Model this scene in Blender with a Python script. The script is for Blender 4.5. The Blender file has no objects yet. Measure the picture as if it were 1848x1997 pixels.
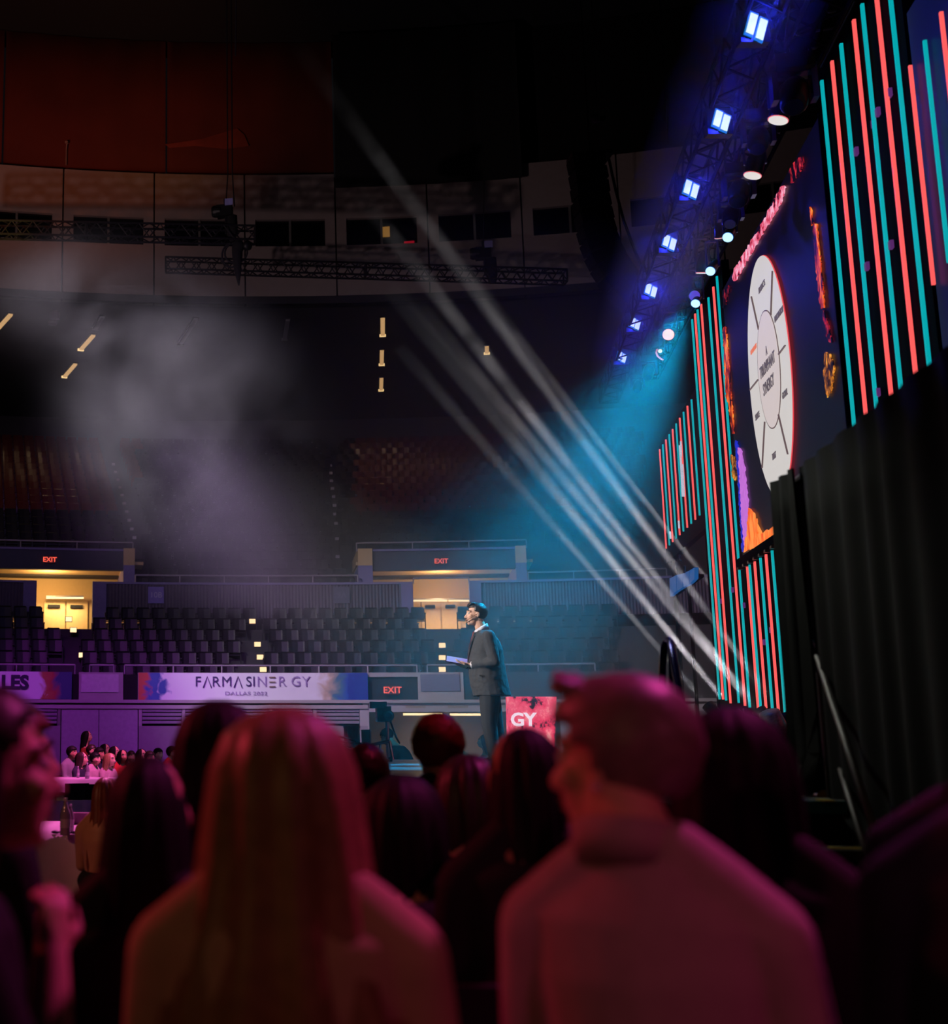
import bpy, bmesh, math, random
import numpy as np
from math import sin, cos, pi, radians, sqrt, atan2
from mathutils import Vector, Matrix, Quaternion, noise

SC = bpy.context.scene
COL = SC.collection
random.seed(11)
# ------------------------------------------------------------------ camera
F, PX, PY, HZ, VPX, EYE = 2500.0, 350.0, 998.0, 1440.0, 925.0, 1.45   # the photograph is a crop: principal point left of centre
PITCH = math.atan((HZ - PY) / F)
YAW = math.atan((VPX - PX) / F * cos(PITCH))
cd = bpy.data.cameras.new('camera')
cam = bpy.data.objects.new('camera', cd)
COL.objects.link(cam)
cam.location = (0, 0, EYE)
cam.rotation_euler = (pi / 2 + PITCH, 0, YAW)
cd.sensor_fit = 'HORIZONTAL'
cd.sensor_width = 36
cd.lens = F / 1848 * 36
cd.shift_x = (924 - PX) / 1848
cd.clip_start, cd.clip_end = 0.05, 300
cd.dof.use_dof = True
cd.dof.focus_distance = 19.0
cd.dof.aperture_fstop = 2.2
SC.camera = cam
# ------------------------------------------------------------------ world, view, sampling
w = bpy.data.worlds.new('dark_hall')
w.use_nodes = True
w.node_tree.nodes['Background'].inputs[0].default_value = (0.32, 0.33, 0.42, 1)
w.node_tree.nodes['Background'].inputs[1].default_value = 0.006
SC.world = w
vs = SC.view_settings
vs.view_transform = 'Standard'
vs.look = 'None'
vs.exposure = 0.0
vs.gamma = 1.0
vs.use_curve_mapping = False
cy = SC.cycles
cy.max_bounces = 3
cy.diffuse_bounces = 2
cy.glossy_bounces = 2
cy.transmission_bounces = 2
cy.transparent_max_bounces = 8
cy.volume_bounces = 0
cy.sample_clamp_indirect = 3.0
cy.use_denoising = True
cy.use_adaptive_sampling = True
cy.adaptive_threshold = 0.07
cy.volume_step_rate = 2.0
cy.volume_max_steps = 128
cy.caustics_reflective = False
cy.caustics_refractive = False

HD = Vector((-sin(YAW), cos(YAW), 0)); RT = Vector((cos(YAW), sin(YAW), 0)); UP = Vector((0, 0, 1))
FW = HD * cos(PITCH) + UP * sin(PITCH); CU = -HD * sin(PITCH) + UP * cos(PITCH)
CP = Vector((0, 0, EYE))

def ray(x, y): return FW + RT * ((x - PX) / F) - CU * ((y - PY) / F)
def at_x(x, y, X): r = ray(x, y); return CP + r * (X / r.x)
def at_y(x, y, Y): r = ray(x, y); return CP + r * (Y / r.y)
def at_z(x, y, z): r = ray(x, y); return CP + r * ((z - EYE) / r.z)
def at_d(x, y, d): r = ray(x, y); return CP + r * (d / r.dot(HD))
BC = HD * -4.5 + RT * 3.0                       # centre of the round arena bowl
def at_r(x, y, R):
    r = ray(x, y); o = CP - BC
    a = r.x ** 2 + r.y ** 2; b = 2 * (o.x * r.x + o.y * r.y); c = o.x ** 2 + o.y ** 2 - R * R
    return CP + r * ((-b + sqrt(b * b - 4 * a * c)) / (2 * a))
def ph(x, R, y=1300):
    v = at_r(x, y, R) - BC
    return atan2(v.dot(RT), v.dot(HD))
def bp(R, phi, z): return BC + HD * (R * cos(phi)) + RT * (R * sin(phi)) + UP * z

def lin(c):
    return tuple(((v / 255) / 12.92 if v / 255 <= 0.04045 else ((v / 255 + 0.055) / 1.055) ** 2.4) for v in c)

# ------------------------------------------------------------------ lights
def aim(o, tgt):
    o.rotation_euler = (Vector(tgt) - o.location).to_track_quat('-Z', 'Y').to_euler()
def spot(name, loc, tgt, col, power, angle=40, blend=0.6, r=0.15):
    l = bpy.data.lights.new(name, 'SPOT'); l.color = col; l.energy = power
    l.spot_size = radians(angle); l.spot_blend = blend; l.shadow_soft_size = r
    o = bpy.data.objects.new(name, l); COL.objects.link(o); o.location = loc; aim(o, tgt); return o
def point(name, loc, col, power, r=0.1):
    l = bpy.data.lights.new(name, 'POINT'); l.color = col; l.energy = power; l.shadow_soft_size = r
    o = bpy.data.objects.new(name, l); COL.objects.link(o); o.location = loc; return o
def area(name, loc, tgt, col, power, sx, sy=None, spread=180, disk=False):
    l = bpy.data.lights.new(name, 'AREA'); l.color = col; l.energy = power
    l.shape = 'DISK' if disk else 'RECTANGLE'; l.size = sx; l.size_y = sy or sx; l.spread = radians(spread)
    o = bpy.data.objects.new(name, l); COL.objects.link(o); o.location = loc; aim(o, tgt); return o

PURPLE, MAGENTA, TEAL, WARM = (0.50, 0.10, 1.0), (1.0, 0.05, 0.42), (0.0, 0.33, 0.62), (1.0, 0.62, 0.30)
# house wash on the far stand wall and the tables, hung over the arena floor
spot('wash_purple', (-9, 17, 12), bp(46.5, ph(180, 46.5), 1.6), (0.52, 0.05, 0.78), 9500, 26, 0.8)
spot('wash_violet', (-5, 20, 12.5), bp(46.5, ph(520, 46.5), 1.8), (0.48, 0.05, 0.85), 7000, 26, 0.9)
spot('wash_stand', (-3, 16, 12), bp(52, ph(330, 52), 7.0), (0.32, 0.20, 1.0), 1500, 50, 0.9)
spot('table_magenta', (-3, 21, 10), (-10.5, 24, 0.9), (1.0, 0.14, 0.62), 9000, 50, 0.8)
spot('table_near_magenta', (-2, 14, 8), (-3.6, 9.6, 0.7), (1.0, 0.16, 0.60), 3800, 36, 0.8)
spot('table_near_warm', (-5.5, 2.0, 4.5), at_d(200, 1600, 9.0), (1.0, 0.36, 0.20), 300, 14, 0.8)
spot('ring_fill', (-14, 22, 10), bp(52.5, ph(420, 52.5, 450), 21), (1.0, 0.70, 0.72), 1800, 90, 0.9)  # unseen fill lamp added to brighten the ring wall
spot('fascia_red', (-12, 24, 12), bp(53, ph(120, 53, 200), 29), (1.0, 0.22, 0.06), 3600, 46, 1.0)
# front-of-house key on the speaker, teal back light from the wall truss
spot('speaker_key', (-9.0, 10.5, 7.5), (0.1, 15.2, 2.5), (1.0, 0.93, 0.88), 7000, 12, 0.5)
spot('speaker_back_teal', (3.0, 17.4, 7.0), (0.2, 15.2, 2.2), (0.0, 0.42, 0.80), 8000, 26, 0.5)
spot('stage_teal', (3.0, 16.0, 7.0), (-1.2, 15.5, 1.1), TEAL, 800, 34, 0.6)
# audience: magenta rim from the truss over the wall, dull red from the other side, a faint amber from the hall behind
spot('rim_magenta', (3.2, 5.6, 7.6), (0.3, 2.2, 1.3), (1.0, 0.07, 0.48), 1150, 44, 0.7)
spot('rim_red', (-7, 6.0, 5.5), (0.2, 2.3, 1.2), (1.0, 0.05, 0.10), 620, 34, 0.8)
spot('hall_amber', (-3.2, -4.5, 4.2), (-0.3, 2.3, 1.1), (1.0, 0.46, 0.18), 62, 26, 0.9)
spot('fill_rose', (3.6, -3.5, 4.2), (0.85, 2.2, 1.0), (1.0, 0.09, 0.30), 190, 22, 0.9)  # unseen fill added to redden the pale jacket only
spot('rim_red_middle', (2.3, 5.6, 7.6), at_d(856, 1450, 5.1), (1.0, 0.04, 0.16), 520, 14, 0.8)  # extra unseen spot added so the middle crown glows red
spot('curtain_fill', (0.2, 9.4, 4.6), (1.70, 6.5, 1.2), (0.95, 1.0, 0.85), 80, 46, 0.9)  # unseen spot added to lift the curtain fold, steps and handrail
# ------------------------------------------------------------------ materials
MATS = {}
def pmat(name, rgb, rough=0.7, metal=0.0, var=0.18, scale=9.0, bump=0.0, spec=0.4, coat=0.0):
    if name in MATS: return MATS[name]
    m = bpy.data.materials.new(name); m.use_nodes = True
    nt = m.node_tree; b = nt.nodes['Principled BSDF']
    tc = nt.nodes.new('ShaderNodeTexCoord'); n = nt.nodes.new('ShaderNodeTexNoise')
    n.inputs['Scale'].default_value = scale; n.inputs['Detail'].default_value = 3
    nt.links.new(tc.outputs['Object'], n.inputs['Vector'])
    mx = nt.nodes.new('ShaderNodeMix'); mx.data_type = 'RGBA'
    c = lin(rgb)
    mx.inputs[6].default_value = (*[v * (1 - var) for v in c], 1)
    mx.inputs[7].default_value = (*[min(1, v * (1 + var)) for v in c], 1)
    nt.links.new(n.outputs['Fac'], mx.inputs[0]); nt.links.new(mx.outputs[2], b.inputs['Base Color'])
    b.inputs['Roughness'].default_value = rough; b.inputs['Metallic'].default_value = metal
    b.inputs['Specular IOR Level'].default_value = spec
    if coat: b.inputs['Coat Weight'].default_value = coat
    if bump:
        bu = nt.nodes.new('ShaderNodeBump'); bu.inputs['Strength'].default_value = bump
        nt.links.new(n.outputs['Fac'], bu.inputs['Height']); nt.links.new(bu.outputs[0], b.inputs['Normal'])
    MATS[name] = m
    return m
def emat(name, rgb, strength=1.0, var=0.06, scale=6.0):
    if name in MATS: return MATS[name]
    m = bpy.data.materials.new(name); m.use_nodes = True
    nt = m.node_tree; b = nt.nodes['Principled BSDF']; c = lin(rgb)
    tc = nt.nodes.new('ShaderNodeTexCoord'); n = nt.nodes.new('ShaderNodeTexNoise'); n.inputs['Scale'].default_value = scale
    nt.links.new(tc.outputs['Object'], n.inputs['Vector'])
    mx = nt.nodes.new('ShaderNodeMix'); mx.data_type = 'RGBA'
    mx.inputs[6].default_value = (*[v * (1 - var) for v in c], 1); mx.inputs[7].default_value = (*[v * (1 + var) for v in c], 1)
    nt.links.new(n.outputs['Fac'], mx.inputs[0]); nt.links.new(mx.outputs[2], b.inputs['Emission Color'])
    b.inputs['Base Color'].default_value = (0.02, 0.02, 0.02, 1)
    b.inputs['Emission Strength'].default_value = strength
    MATS[name] = m
    return m

# ------------------------------------------------------------------ mesh builder
class MB:
    def __init__(s): s.v = []; s.f = []
    def add(s, vs, fs):
        o = len(s.v); s.v += [tuple(p) for p in vs]; s.f += [tuple(i + o for i in f) for f in fs]; return s
    def box(s, c, d, rot=None):
        c = Vector(c); hx, hy, hz = d[0] / 2, d[1] / 2, d[2] / 2
        P = [Vector((x, y, z)) for z in (-hz, hz) for y in (-hy, hy) for x in (-hx, hx)]
        if rot is not None: P = [rot @ p for p in P]
        return s.add([c + p for p in P], [(0, 2, 3, 1), (4, 5, 7, 6), (0, 1, 5, 4), (2, 6, 7, 3), (0, 4, 6, 2), (1, 3, 7, 5)])
    def bar(s, a, b, wx, wz, up=(0, 0, 1)):
        a, b = Vector(a), Vector(b); d = b - a; L = d.length; d.normalize()
        u = Vector(up); u = (u - d * u.dot(d))
        if u.length < 1e-4: u = Vector((1, 0, 0)) - d * d.x
        u.normalize(); r = d.cross(u)
        P = [p + r * (sx * wx / 2) + u * (sz * wz / 2) for p in (a, b) for sz in (-1, 1) for sx in (-1, 1)]
        return s.add(P, [(0, 1, 3, 2), (4, 6, 7, 5), (0, 4, 5, 1), (2, 3, 7, 6), (0, 2, 6, 4), (1, 5, 7, 3)])
    def tube(s, pts, r, n=8, cap=True):
        pts = [Vector(p) for p in pts]; rs = r if isinstance(r, (list, tuple)) else [r] * len(pts)
        rings = []; prev = None
        for i, p in enumerate(pts):
            t = (pts[min(i + 1, len(pts) - 1)] - pts[max(i - 1, 0)]).normalized()
            if prev is None:
                u = Vector((0, 0, 1)) if abs(t.z) < 0.9 else Vector((1, 0, 0))
            else: u = prev
            u = (u - t * u.dot(t)).normalized(); prev = u; q = t.cross(u)
            rings.append([p + (u * cos(2 * pi * k / n) + q * sin(2 * pi * k / n)) * rs[i] for k in range(n)])
        V = [p for R in rings for p in R]; Fc = []
        for i in range(len(rings) - 1):
            for k in range(n):
                Fc.append((i * n + k, i * n + (k + 1) % n, (i + 1) * n + (k + 1) % n, (i + 1) * n + k))
        if cap: Fc += [tuple(reversed(range(n))), tuple(range((len(rings) - 1) * n, len(rings) * n))]
        return s.add(V, Fc)
    def lathe(s, prof, c=(0, 0, 0), n=16, axis=None):
        c = Vector(c); q = Vector((0, 0, 1)).rotation_difference(Vector(axis)) if axis is not None else Quaternion()
        V = [c + q @ Vector((r * cos(2 * pi * k / n), r * sin(2 * pi * k / n), z)) for r, z in prof for k in range(n)]
        Fc = [(i * n + k, i * n + (k + 1) % n, (i + 1) * n + (k + 1) % n, (i + 1) * n + k) for i in range(len(prof) - 1) for k in range(n)]
        Fc += [tuple(reversed(range(n))), tuple(range((len(prof) - 1) * n, len(prof) * n))]
        return s.add(V, Fc)
    def ell(s, c, r, n=14, m=9, rot=None):
        c = Vector(c); V = []; Fc = []
        for i in range(1, m):
            a = pi * i / m
            for k in range(n):
                p = Vector((r[0] * sin(a) * cos(2 * pi * k / n), r[1] * sin(a) * sin(2 * pi * k / n), r[2] * cos(a)))
                V.append(c + (rot @ p if rot is not None else p))
        top = Vector((0, 0, r[2])); bot = Vector((0, 0, -r[2]))
        V += [c + (rot @ top if rot is not None else top), c + (rot @ bot if rot is not None else bot)]
        T, B = len(V) - 2, len(V) - 1
        for i in range(m - 2):
            for k in range(n): Fc.append((i * n + k, (i + 1) * n + k, (i + 1) * n + (k + 1) % n, i * n + (k + 1) % n))
        for k in range(n):
            Fc.append((T, k, (k + 1) % n)); Fc.append((B, (m - 2) * n + (k + 1) % n, (m - 2) * n + k))
        return s.add(V, Fc)
    def limb(s, pts, rs, n=12):
        """capsule chain: a tapered round limb with round ends and joints"""
        s.tube(pts, list(rs), n)
        for p, r in zip(pts, rs): s.ell(p, (r, r, r), n, 8)
        return s
    def loft(s, secs, n=20, cap=True):
        """secs: (centre, rx, ry) ellipses stacked in z, or with 4th item superellipse power"""
        V = []
        for sec in secs:
            c, rx, ry = Vector(sec[0]), sec[1], sec[2]; pw = sec[3] if len(sec) > 3 else 2.0
            for k in range(n):
                a = 2 * pi * k / n; ca, sa = cos(a), sin(a)
                V.append(c + Vector((rx * math.copysign(abs(ca) ** (2 / pw), ca), ry * math.copysign(abs(sa) ** (2 / pw), sa), 0)))
        m = len(secs); up = secs[-1][0][2] > secs[0][0][2]
        Fc = []
        for i in range(m - 1):
            for k in range(n):
                f = (i * n + k, i * n + (k + 1) % n, (i + 1) * n + (k + 1) % n, (i + 1) * n + k)
                Fc.append(f if up else f[::-1])
        if cap:
            a, b = tuple(range(n)), tuple(range((m - 1) * n, m * n))
            Fc += [a[::-1], b] if up else [a, b[::-1]]
        return s.add(V, Fc)
    def arc(s, R0, R1, z0, z1, p0, p1, n=None):
        """curved slab of the round bowl"""
        n = n or max(1, int(abs(p1 - p0) / 0.03) + 1); V = []; Fc = []
        for i in range(n + 1):
            p = p0 + (p1 - p0) * i / n
            V += [bp(R0, p, z0), bp(R1, p, z0), bp(R1, p, z1), bp(R0, p, z1)]
        for i in range(n):
            a, b = 4 * i, 4 * i + 4
            for k in range(4): Fc.append((a + k, b + k, b + (k + 1) % 4, a + (k + 1) % 4))
        Fc += [(3, 2, 1, 0), (4 * n, 4 * n + 1, 4 * n + 2, 4 * n + 3)]
        return s.add(V, Fc)
    def mesh(s, name):
        me = bpy.data.meshes.new(name); me.from_pydata(s.v, [], s.f); me.update(); return me
    def build(s, name, mat, parent=None, smooth=False, **kw):
        me = s.mesh(name)
        if mat is not None: me.materials.append(mat)
        if smooth:
            me.polygons.foreach_set('use_smooth', [True] * len(me.polygons))
        o = bpy.data.objects.new(name, me); COL.objects.link(o)
        if parent is not None: o.parent = parent
        for k, v in kw.items(): o[k] = v
        return o
def empty(name, loc=(0, 0, 0), rz=0.0, **kw):
    o = bpy.data.objects.new(name, None); COL.objects.link(o); o.location = loc; o.rotation_euler = (0, 0, rz)
    o.empty_display_size = 0.1
    for k, v in kw.items(): o[k] = v
    return o
def T(label, category, group=None):
    d = {'label': label, 'category': category}
    if group: d['group'] = group
    return d
ST = {'kind': 'structure'}
def inst(me, name, parent=None, loc=(0, 0, 0), rot=(0, 0, 0), **kw):
    o = bpy.data.objects.new(name, me); COL.objects.link(o); o.location = loc; o.rotation_euler = rot
    if parent is not None: o.parent = parent
    for k, v in kw.items(): o[k] = v
    return o
def text_mesh(body, size, name='lettering', bold=0.0, extrude=0.003, align='CENTER'):
    cu = bpy.data.curves.new(name, 'FONT'); cu.body = body; cu.size = size; cu.extrude = extrude; cu.offset = bold
    cu.align_x = align; cu.align_y = 'CENTER'; cu.resolution_u = 3
    o = bpy.data.objects.new(name, cu); COL.objects.link(o)
    dg = bpy.context.evaluated_depsgraph_get(); me = bpy.data.meshes.new_from_object(o.evaluated_get(dg))
    bpy.data.objects.remove(o); bpy.data.curves.remove(cu); me.name = name
    return me
def text_obj(body, size, mat, origin, right, up, parent=None, name='lettering', bold=0.0, sx=1.0):
    me = text_mesh(body, size, name, bold)
    r, u = Vector(right).normalized(), Vector(up).normalized(); n = r.cross(u)
    M = Matrix((( r.x * sx, u.x, n.x, origin[0]), (r.y * sx, u.y, n.y, origin[1]), (r.z * sx, u.z, n.z, origin[2]), (0, 0, 0, 1)))
    me.transform(M); me.materials.clear(); me.materials.append(mat)
    o = bpy.data.objects.new(name, me); COL.objects.link(o)
    if parent is not None: o.parent = parent
    return o
def remesh(mb, name, mat, parent, voxel=0.01, smooth=3, **kw):
    """one continuous skin from overlapping closed solids"""
    me = mb.mesh(name); o = bpy.data.objects.new(name, me); COL.objects.link(o)
    m = o.modifiers.new('skin', 'REMESH'); m.mode = 'VOXEL'; m.voxel_size = voxel; m.use_smooth_shade = True
    if smooth:
        s = o.modifiers.new('relax', 'SMOOTH'); s.factor = 0.5; s.iterations = smooth
    dg = bpy.context.evaluated_depsgraph_get()
    me2 = bpy.data.meshes.new_from_object(o.evaluated_get(dg)); o.modifiers.clear(); o.data = me2
    bpy.data.meshes.remove(me); me2.name = name; me2.materials.clear(); me2.materials.append(mat)
    if parent is not None: o.parent = parent
    for k, v in kw.items(): o[k] = v
    return o
# ------------------------------------------------------------------ arena shell
concrete = pmat('painted_concrete', (168, 158, 160), 0.85, var=0.10, scale=3)
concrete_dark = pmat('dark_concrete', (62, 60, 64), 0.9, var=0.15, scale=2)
ring_mat = pmat('precast_panel', (150, 138, 134), 0.9, var=0.10, scale=4, bump=0.05)
black_paint = pmat('black_paint', (16, 16, 18), 0.8, var=0.3)
tan_wall = pmat('orange_lit_wall', (205, 176, 128), 0.85, var=0.06)
rail_mat = pmat('painted_steel_rail', (150, 140, 150), 0.5, 0.3)
floor_mat = pmat('sealed_concrete_floor', (58, 56, 58), 0.55, var=0.25, scale=0.8)

fl = MB(); fl.add([(BC + Vector((47.2 * cos(2 * pi * k / 72), 47.2 * sin(2 * pi * k / 72), 0))) for k in range(72)], [tuple(range(72))])
fl.build('floor', floor_mat, **ST)
P0, P1 = ph(-420, 50), ph(1750, 50)
ceil = MB(); n = 60
ceil.add([bp(54.5, P0 - .4 + (P1 - P0 + .8) * k / n, 29.7) for k in range(n + 1)] + [bp(20, P0 - .4 + (P1 - P0 + .8) * k / n, 31.5) for k in range(n + 1)]
         + [bp(2, P0 - .4 + (P1 - P0 + .8) * k / n, 33) for k in range(n + 1)],
         [(k, k + 1, n + 2 + k, n + 1 + k) for k in range(n)] + [(n + 1 + k, n + 2 + k, 2 * n + 3 + k, 2 * n + 2 + k) for k in range(n)])
ceiling = ceil.build('ceiling', pmat('dark_roof_deck', (30, 32, 36), 0.9, var=0.25, scale=0.4), **ST)

# --- ring wall with press-box windows: precast panels, each with its own joint
ring = empty('wall_ring', bp(52.5, 0, 18.2), **ST)
def child(o, parent):
    o.parent = parent; o.matrix_parent_inverse = Matrix.Translation(-parent.location); return o
win_px = [(-32, 105), (143, 280), (320, 456), (496, 634), (672, 812), (853, 998), (1037, 1178), (1232, 1370)]
wph = [(ph(a, 52.5, 450), ph(b, 52.5, 450)) for a, b in win_px]
pitch = (wph[7][0] - wph[1][0]) / 6
ww = wph[1][1] - wph[1][0]
w0 = wph[1][0] - 3 * pitch
ZB, ZT, WZ0, WZ1 = 18.2, 23.58, 20.58, 21.7
glass = pmat('dark_window_glass', (9, 12, 16), 0.12, spec=0.6)
mull = pmat('aluminium_mullion', (150, 150, 145), 0.4, 0.6)
dphi = 0.0006
for k in range(13):
    a0 = w0 + pitch * k; a1 = a0 + ww; g0 = a0 - (pitch - ww) / 2; g1 = g0 + pitch
    m = MB()
    m.arc(52.5, 52.8, ZB, WZ0, g0 + dphi, g1 - dphi); m.arc(52.5, 52.8, WZ1, ZT, g0 + dphi, g1 - dphi)
    m.arc(52.5, 52.8, WZ0, WZ1, g0 + dphi, a0); m.arc(52.5, 52.8, WZ0, WZ1, a1, g1 - dphi)
    child(m.build('panel', ring_mat), ring)
    wd = empty('window_%d' % (k + 1), bp(52.7, (a0 + a1) / 2, WZ0), **ST)
    mid = (a0 + a1) / 2
    child(MB().arc(52.68, 52.71, WZ0, WZ1, a0, mid - .0006).build('pane', glass), wd)
    child(MB().arc(52.68, 52.71, WZ0, WZ1, mid + .0006, a1).build('pane', glass), wd)
    child(MB().arc(52.56, 52.72, WZ0, WZ1, mid - .0008, mid + .0008).build('mullion', mull), wd)
    if k == 6:   # one suite has a lamp on behind the glass
        child(MB().box(bp(52.66, mid + .0035, 21.15), (0.28, 0.05, 0.42)).build('desk_lamp', emat('suite_lamp', (150, 105, 45), 0.55)), wd)
        child(MB().box(bp(52.66, a1 - .006, 20.66), (0.4, 0.05, 0.12)).build('red_display', emat('suite_red', (150, 10, 30), 0.6)), wd)
MB().arc(52.85, 53.0, ZB, ZT, P0 - .1, P1 + .1).build('wall_suites', black_paint, **ST)
MB().arc(52.45, 71.6, 18.2, 18.5, P0 - .1, P1 + .1).build('ceiling_soffit', pmat('soffit_plaster', (44, 44, 48), 0.9, var=0.2, scale=1), **ST)
MB().arc(71.2, 71.6, 14.5, 18.3, P0 - .1, P1 + .1).build('wall_rear', concrete_dark, **ST)

# --- upper fascia: maroon and black drapes hung over the ring
maroon = pmat('maroon_drape', (92, 34, 22), 0.9, var=0.35, scale=0.5)
blackdrape = pmat('black_drape', (26, 26, 28), 0.95, var=0.25, scale=0.6)
def drape_panel(name, R, z0, z1, p0, p1, mat, folds, amp, **kw):
    n = folds * 6; m = MB(); V = []; Fc = []
    for i in range(n + 1):
        p = p0 + (p1 - p0) * i / n; d = amp * sin(i * 2 * pi / 6) + amp * .5 * sin(i * .7)
        for z, f in ((z0, 1.0), ((z0 + z1) / 2, .8), (z1, .6)): V.append(bp(R + d * f, p, z))
        for z in (z1, (z0 + z1) / 2, z0): V.append(bp(R + .12 + d * .6, p, z))
    for i in range(n):
        a, b = 6 * i, 6 * i + 6
        for k in range(6): Fc.append((a + k, b + k, b + (k + 1) % 6, a + (k + 1) % 6))
    Fc += [tuple(range(6)), tuple(range(6 * n, 6 * n + 6))]
    return m.add(V, Fc).build(name, mat, smooth=True, **kw)
seams = [-420, -120, 8, 325, 650]
drapes = []
for i in range(4):
    drapes.append(drape_panel('hanging_drape', 53.2, 23.4, 29.7, ph(seams[i], 53, 200) + .0007, ph(seams[i + 1], 53, 200) - .0007, maroon, 4, .035,
                **T(['dark maroon drape panel furthest along the upper ring, cut off by the frame', 'narrow maroon drape panel next to the one with the bright seam at its right',
                     'wide dark maroon drape panel above the ring windows with the yellow-lit truss', 'maroon drape panel with a painted reddish highlight, directly above the chain hoist'][i], 'drape', 'maroon drapes above the ring wall')))
drape_panel('hanging_drape', 52.05, 22.85, 29.35, ph(651, 52, 200), ph(1011, 52, 200), blackdrape, 6, .03,
            **T('charcoal drape hanging lower than the maroon ones, overlapping the top of the ring wall', 'drape'))
drape_panel('hanging_drape', 53.2, 23.4, 29.7, ph(1012, 53, 200), ph(1700, 53, 200), pmat('deep_black_drape', (12, 12, 14), .95), 10, .03,
            **T('long black drape above the ring wall behind the blue lamps', 'drape'))
# reddish highlight on the cloth over the hoist, put in as a paler patch
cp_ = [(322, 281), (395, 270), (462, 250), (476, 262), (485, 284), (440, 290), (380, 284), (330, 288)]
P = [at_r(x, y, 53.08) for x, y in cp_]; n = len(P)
MB().add(P + [p + (p - BC).normalized() * .05 for p in P], [tuple(range(n)), tuple(range(2 * n - 1, n - 1, -1))] + [(i, n + i, n + (i + 1) % n, (i + 1) % n) for i in range(n)]).build('highlight_patch', pmat('highlight_maroon', (128, 52, 36), .9, var=.5, scale=1.5), drapes[3])

# --- floor-level wall of the bowl
RW = 46.5
phw = lambda x: ph(x, RW, 1340)
lower = empty('wall_lower', bp(RW, 0, 0), **ST)
def seg(name, a, b, z0, z1, mat, R0=RW, R1=RW + .3):
    return child(MB().arc(R0, R1, z0, z1, phw(a), phw(b)).build(name, mat), lower)
seg('panel', -420, 139, 2.68, 3.56, concrete); seg('recess', 139, 154, 2.68, 3.5, black_paint, RW + .15)
seg('panel', 154, 240, 2.68, 3.56, concrete); seg('recess', 240, 269, 2.68, 3.5, black_paint, RW + .15)
seg('panel', 269, 716, 2.68, 3.56, concrete); seg('recess', 716, 815, 2.68, 3.42, pmat('dark_fascia', (36, 34, 38), .8), RW + .12)
seg('lintel', 716, 815, 3.42, 3.56, concrete); seg('panel', 815, 904, 2.68, 3.56, concrete)
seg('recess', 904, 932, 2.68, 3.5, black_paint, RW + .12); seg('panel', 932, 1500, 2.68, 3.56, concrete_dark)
seg('cap_panel', 158, 231, 2.92, 3.50, pmat('pale_board', (196, 186, 196), .8), RW - .05, RW)
seg('cap_panel', 820, 896, 2.96, 3.50, pmat('grey_board', (120, 112, 140), .8), RW - .05, RW)
seg('ledge', -420, 1500, 2.58, 2.68, concrete, RW - .12); seg('ledge', -420, 716, 2.40, 2.52, concrete, RW - .06)
brick_m = pmat('painted_block', (140, 128, 136), .9, var=.12, scale=6, bump=.1)
seg('blockwork', -420, 119, 0, 1.85, brick_m); seg('blockwork', 271, 716, 0, 1.85, brick_m)
seg('pier', 113, 119, 1.85, 2.42, concrete); seg('pier', 271, 277, 1.85, 2.42, concrete)
louvre = pmat('painted_louvre', (138, 126, 140), .7)
for a, b in ((-150, -64), (-60, 27), (33, 113), (277, 355), (361, 440), (446, 525), (531, 610), (616, 700)):
    seg('louvre_back', a, b, 1.85, 2.42, black_paint, RW + .2)
    for k in range(4):
        seg('slat', a + 1, b - 1, 1.93 + .125 * k, 2.015 + .125 * k, louvre, RW + .02, RW + .16)
    seg('pier', b, b + 6, 1.85, 2.42, concrete)
for i, (a, b) in enumerate(((121, 193), (194.2, 269))):
    d = empty('door_%d' % (i + 1), bp(RW, phw((a + b) / 2), 0), **ST)
    child(MB().arc(RW + .03, RW + .1, 0, 2.38, phw(a), phw(b)).build('leaf', pmat('painted_door', (158, 142, 160), .7)), d)
    child(MB().box(bp(RW, phw(b - 8 if i == 0 else a + 8), 1.05), (.05, .06, .25)).build('handle', mull), d)
seg('door_head', 119, 271, 2.38, 2.42, concrete)
# service tunnel under the stand: header, back wall, tubes of light
seg('header', 716, 1500, 2.30, 2.58, concrete)
seg('pier', 706, 718, 0, 2.58, concrete); seg('blockwork', 1090, 1500, 0, 2.3, brick_m)
tun = pmat('tunnel_concrete', (150, 132, 112), .85, var=.12, scale=1.2)
seg('tunnel_back', 690, 1120, 0, 2.6, tun, RW + 3.2, RW + 3.4); seg('tunnel_ceiling', 700, 1110, 2.42, 2.5, tun, RW, RW + 3.3)

# --- raking stands: stepped slabs
st = MB()
for i in range(6):
    st.arc(47.0 + .85 * i, 53.0, 2.5 if i == 0 else 2.6 + .46 * i, 3.05 + .46 * i, P0 - .05, P1 + .05)
st.build('floor_lower_stand', concrete_dark, **ST)
VA0, VA1, VB0, VB1 = ph(-300, 53.4, 1090), ph(262, 53.4, 1090), ph(697, 53.4, 1090), ph(1025, 53.4, 1090)
ust = MB()
def ztread(j): return 6.75 + .47 * j
for j in range(21):
    R0 = 53.4 + .82 * j
    spans = [(P0 - .05, VA0), (VA1, VB0), (VB1, P1 + .05)] if j < 4 else [(P0 - .05, P1 + .05)]
    for a, b in spans:
        ust.arc(R0, R0 + .9 if j < 20 else 71.4, ztread(j) - .7, ztread(j), a, b)
ust.build('floor_upper_stand', concrete_dark, **ST)

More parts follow.
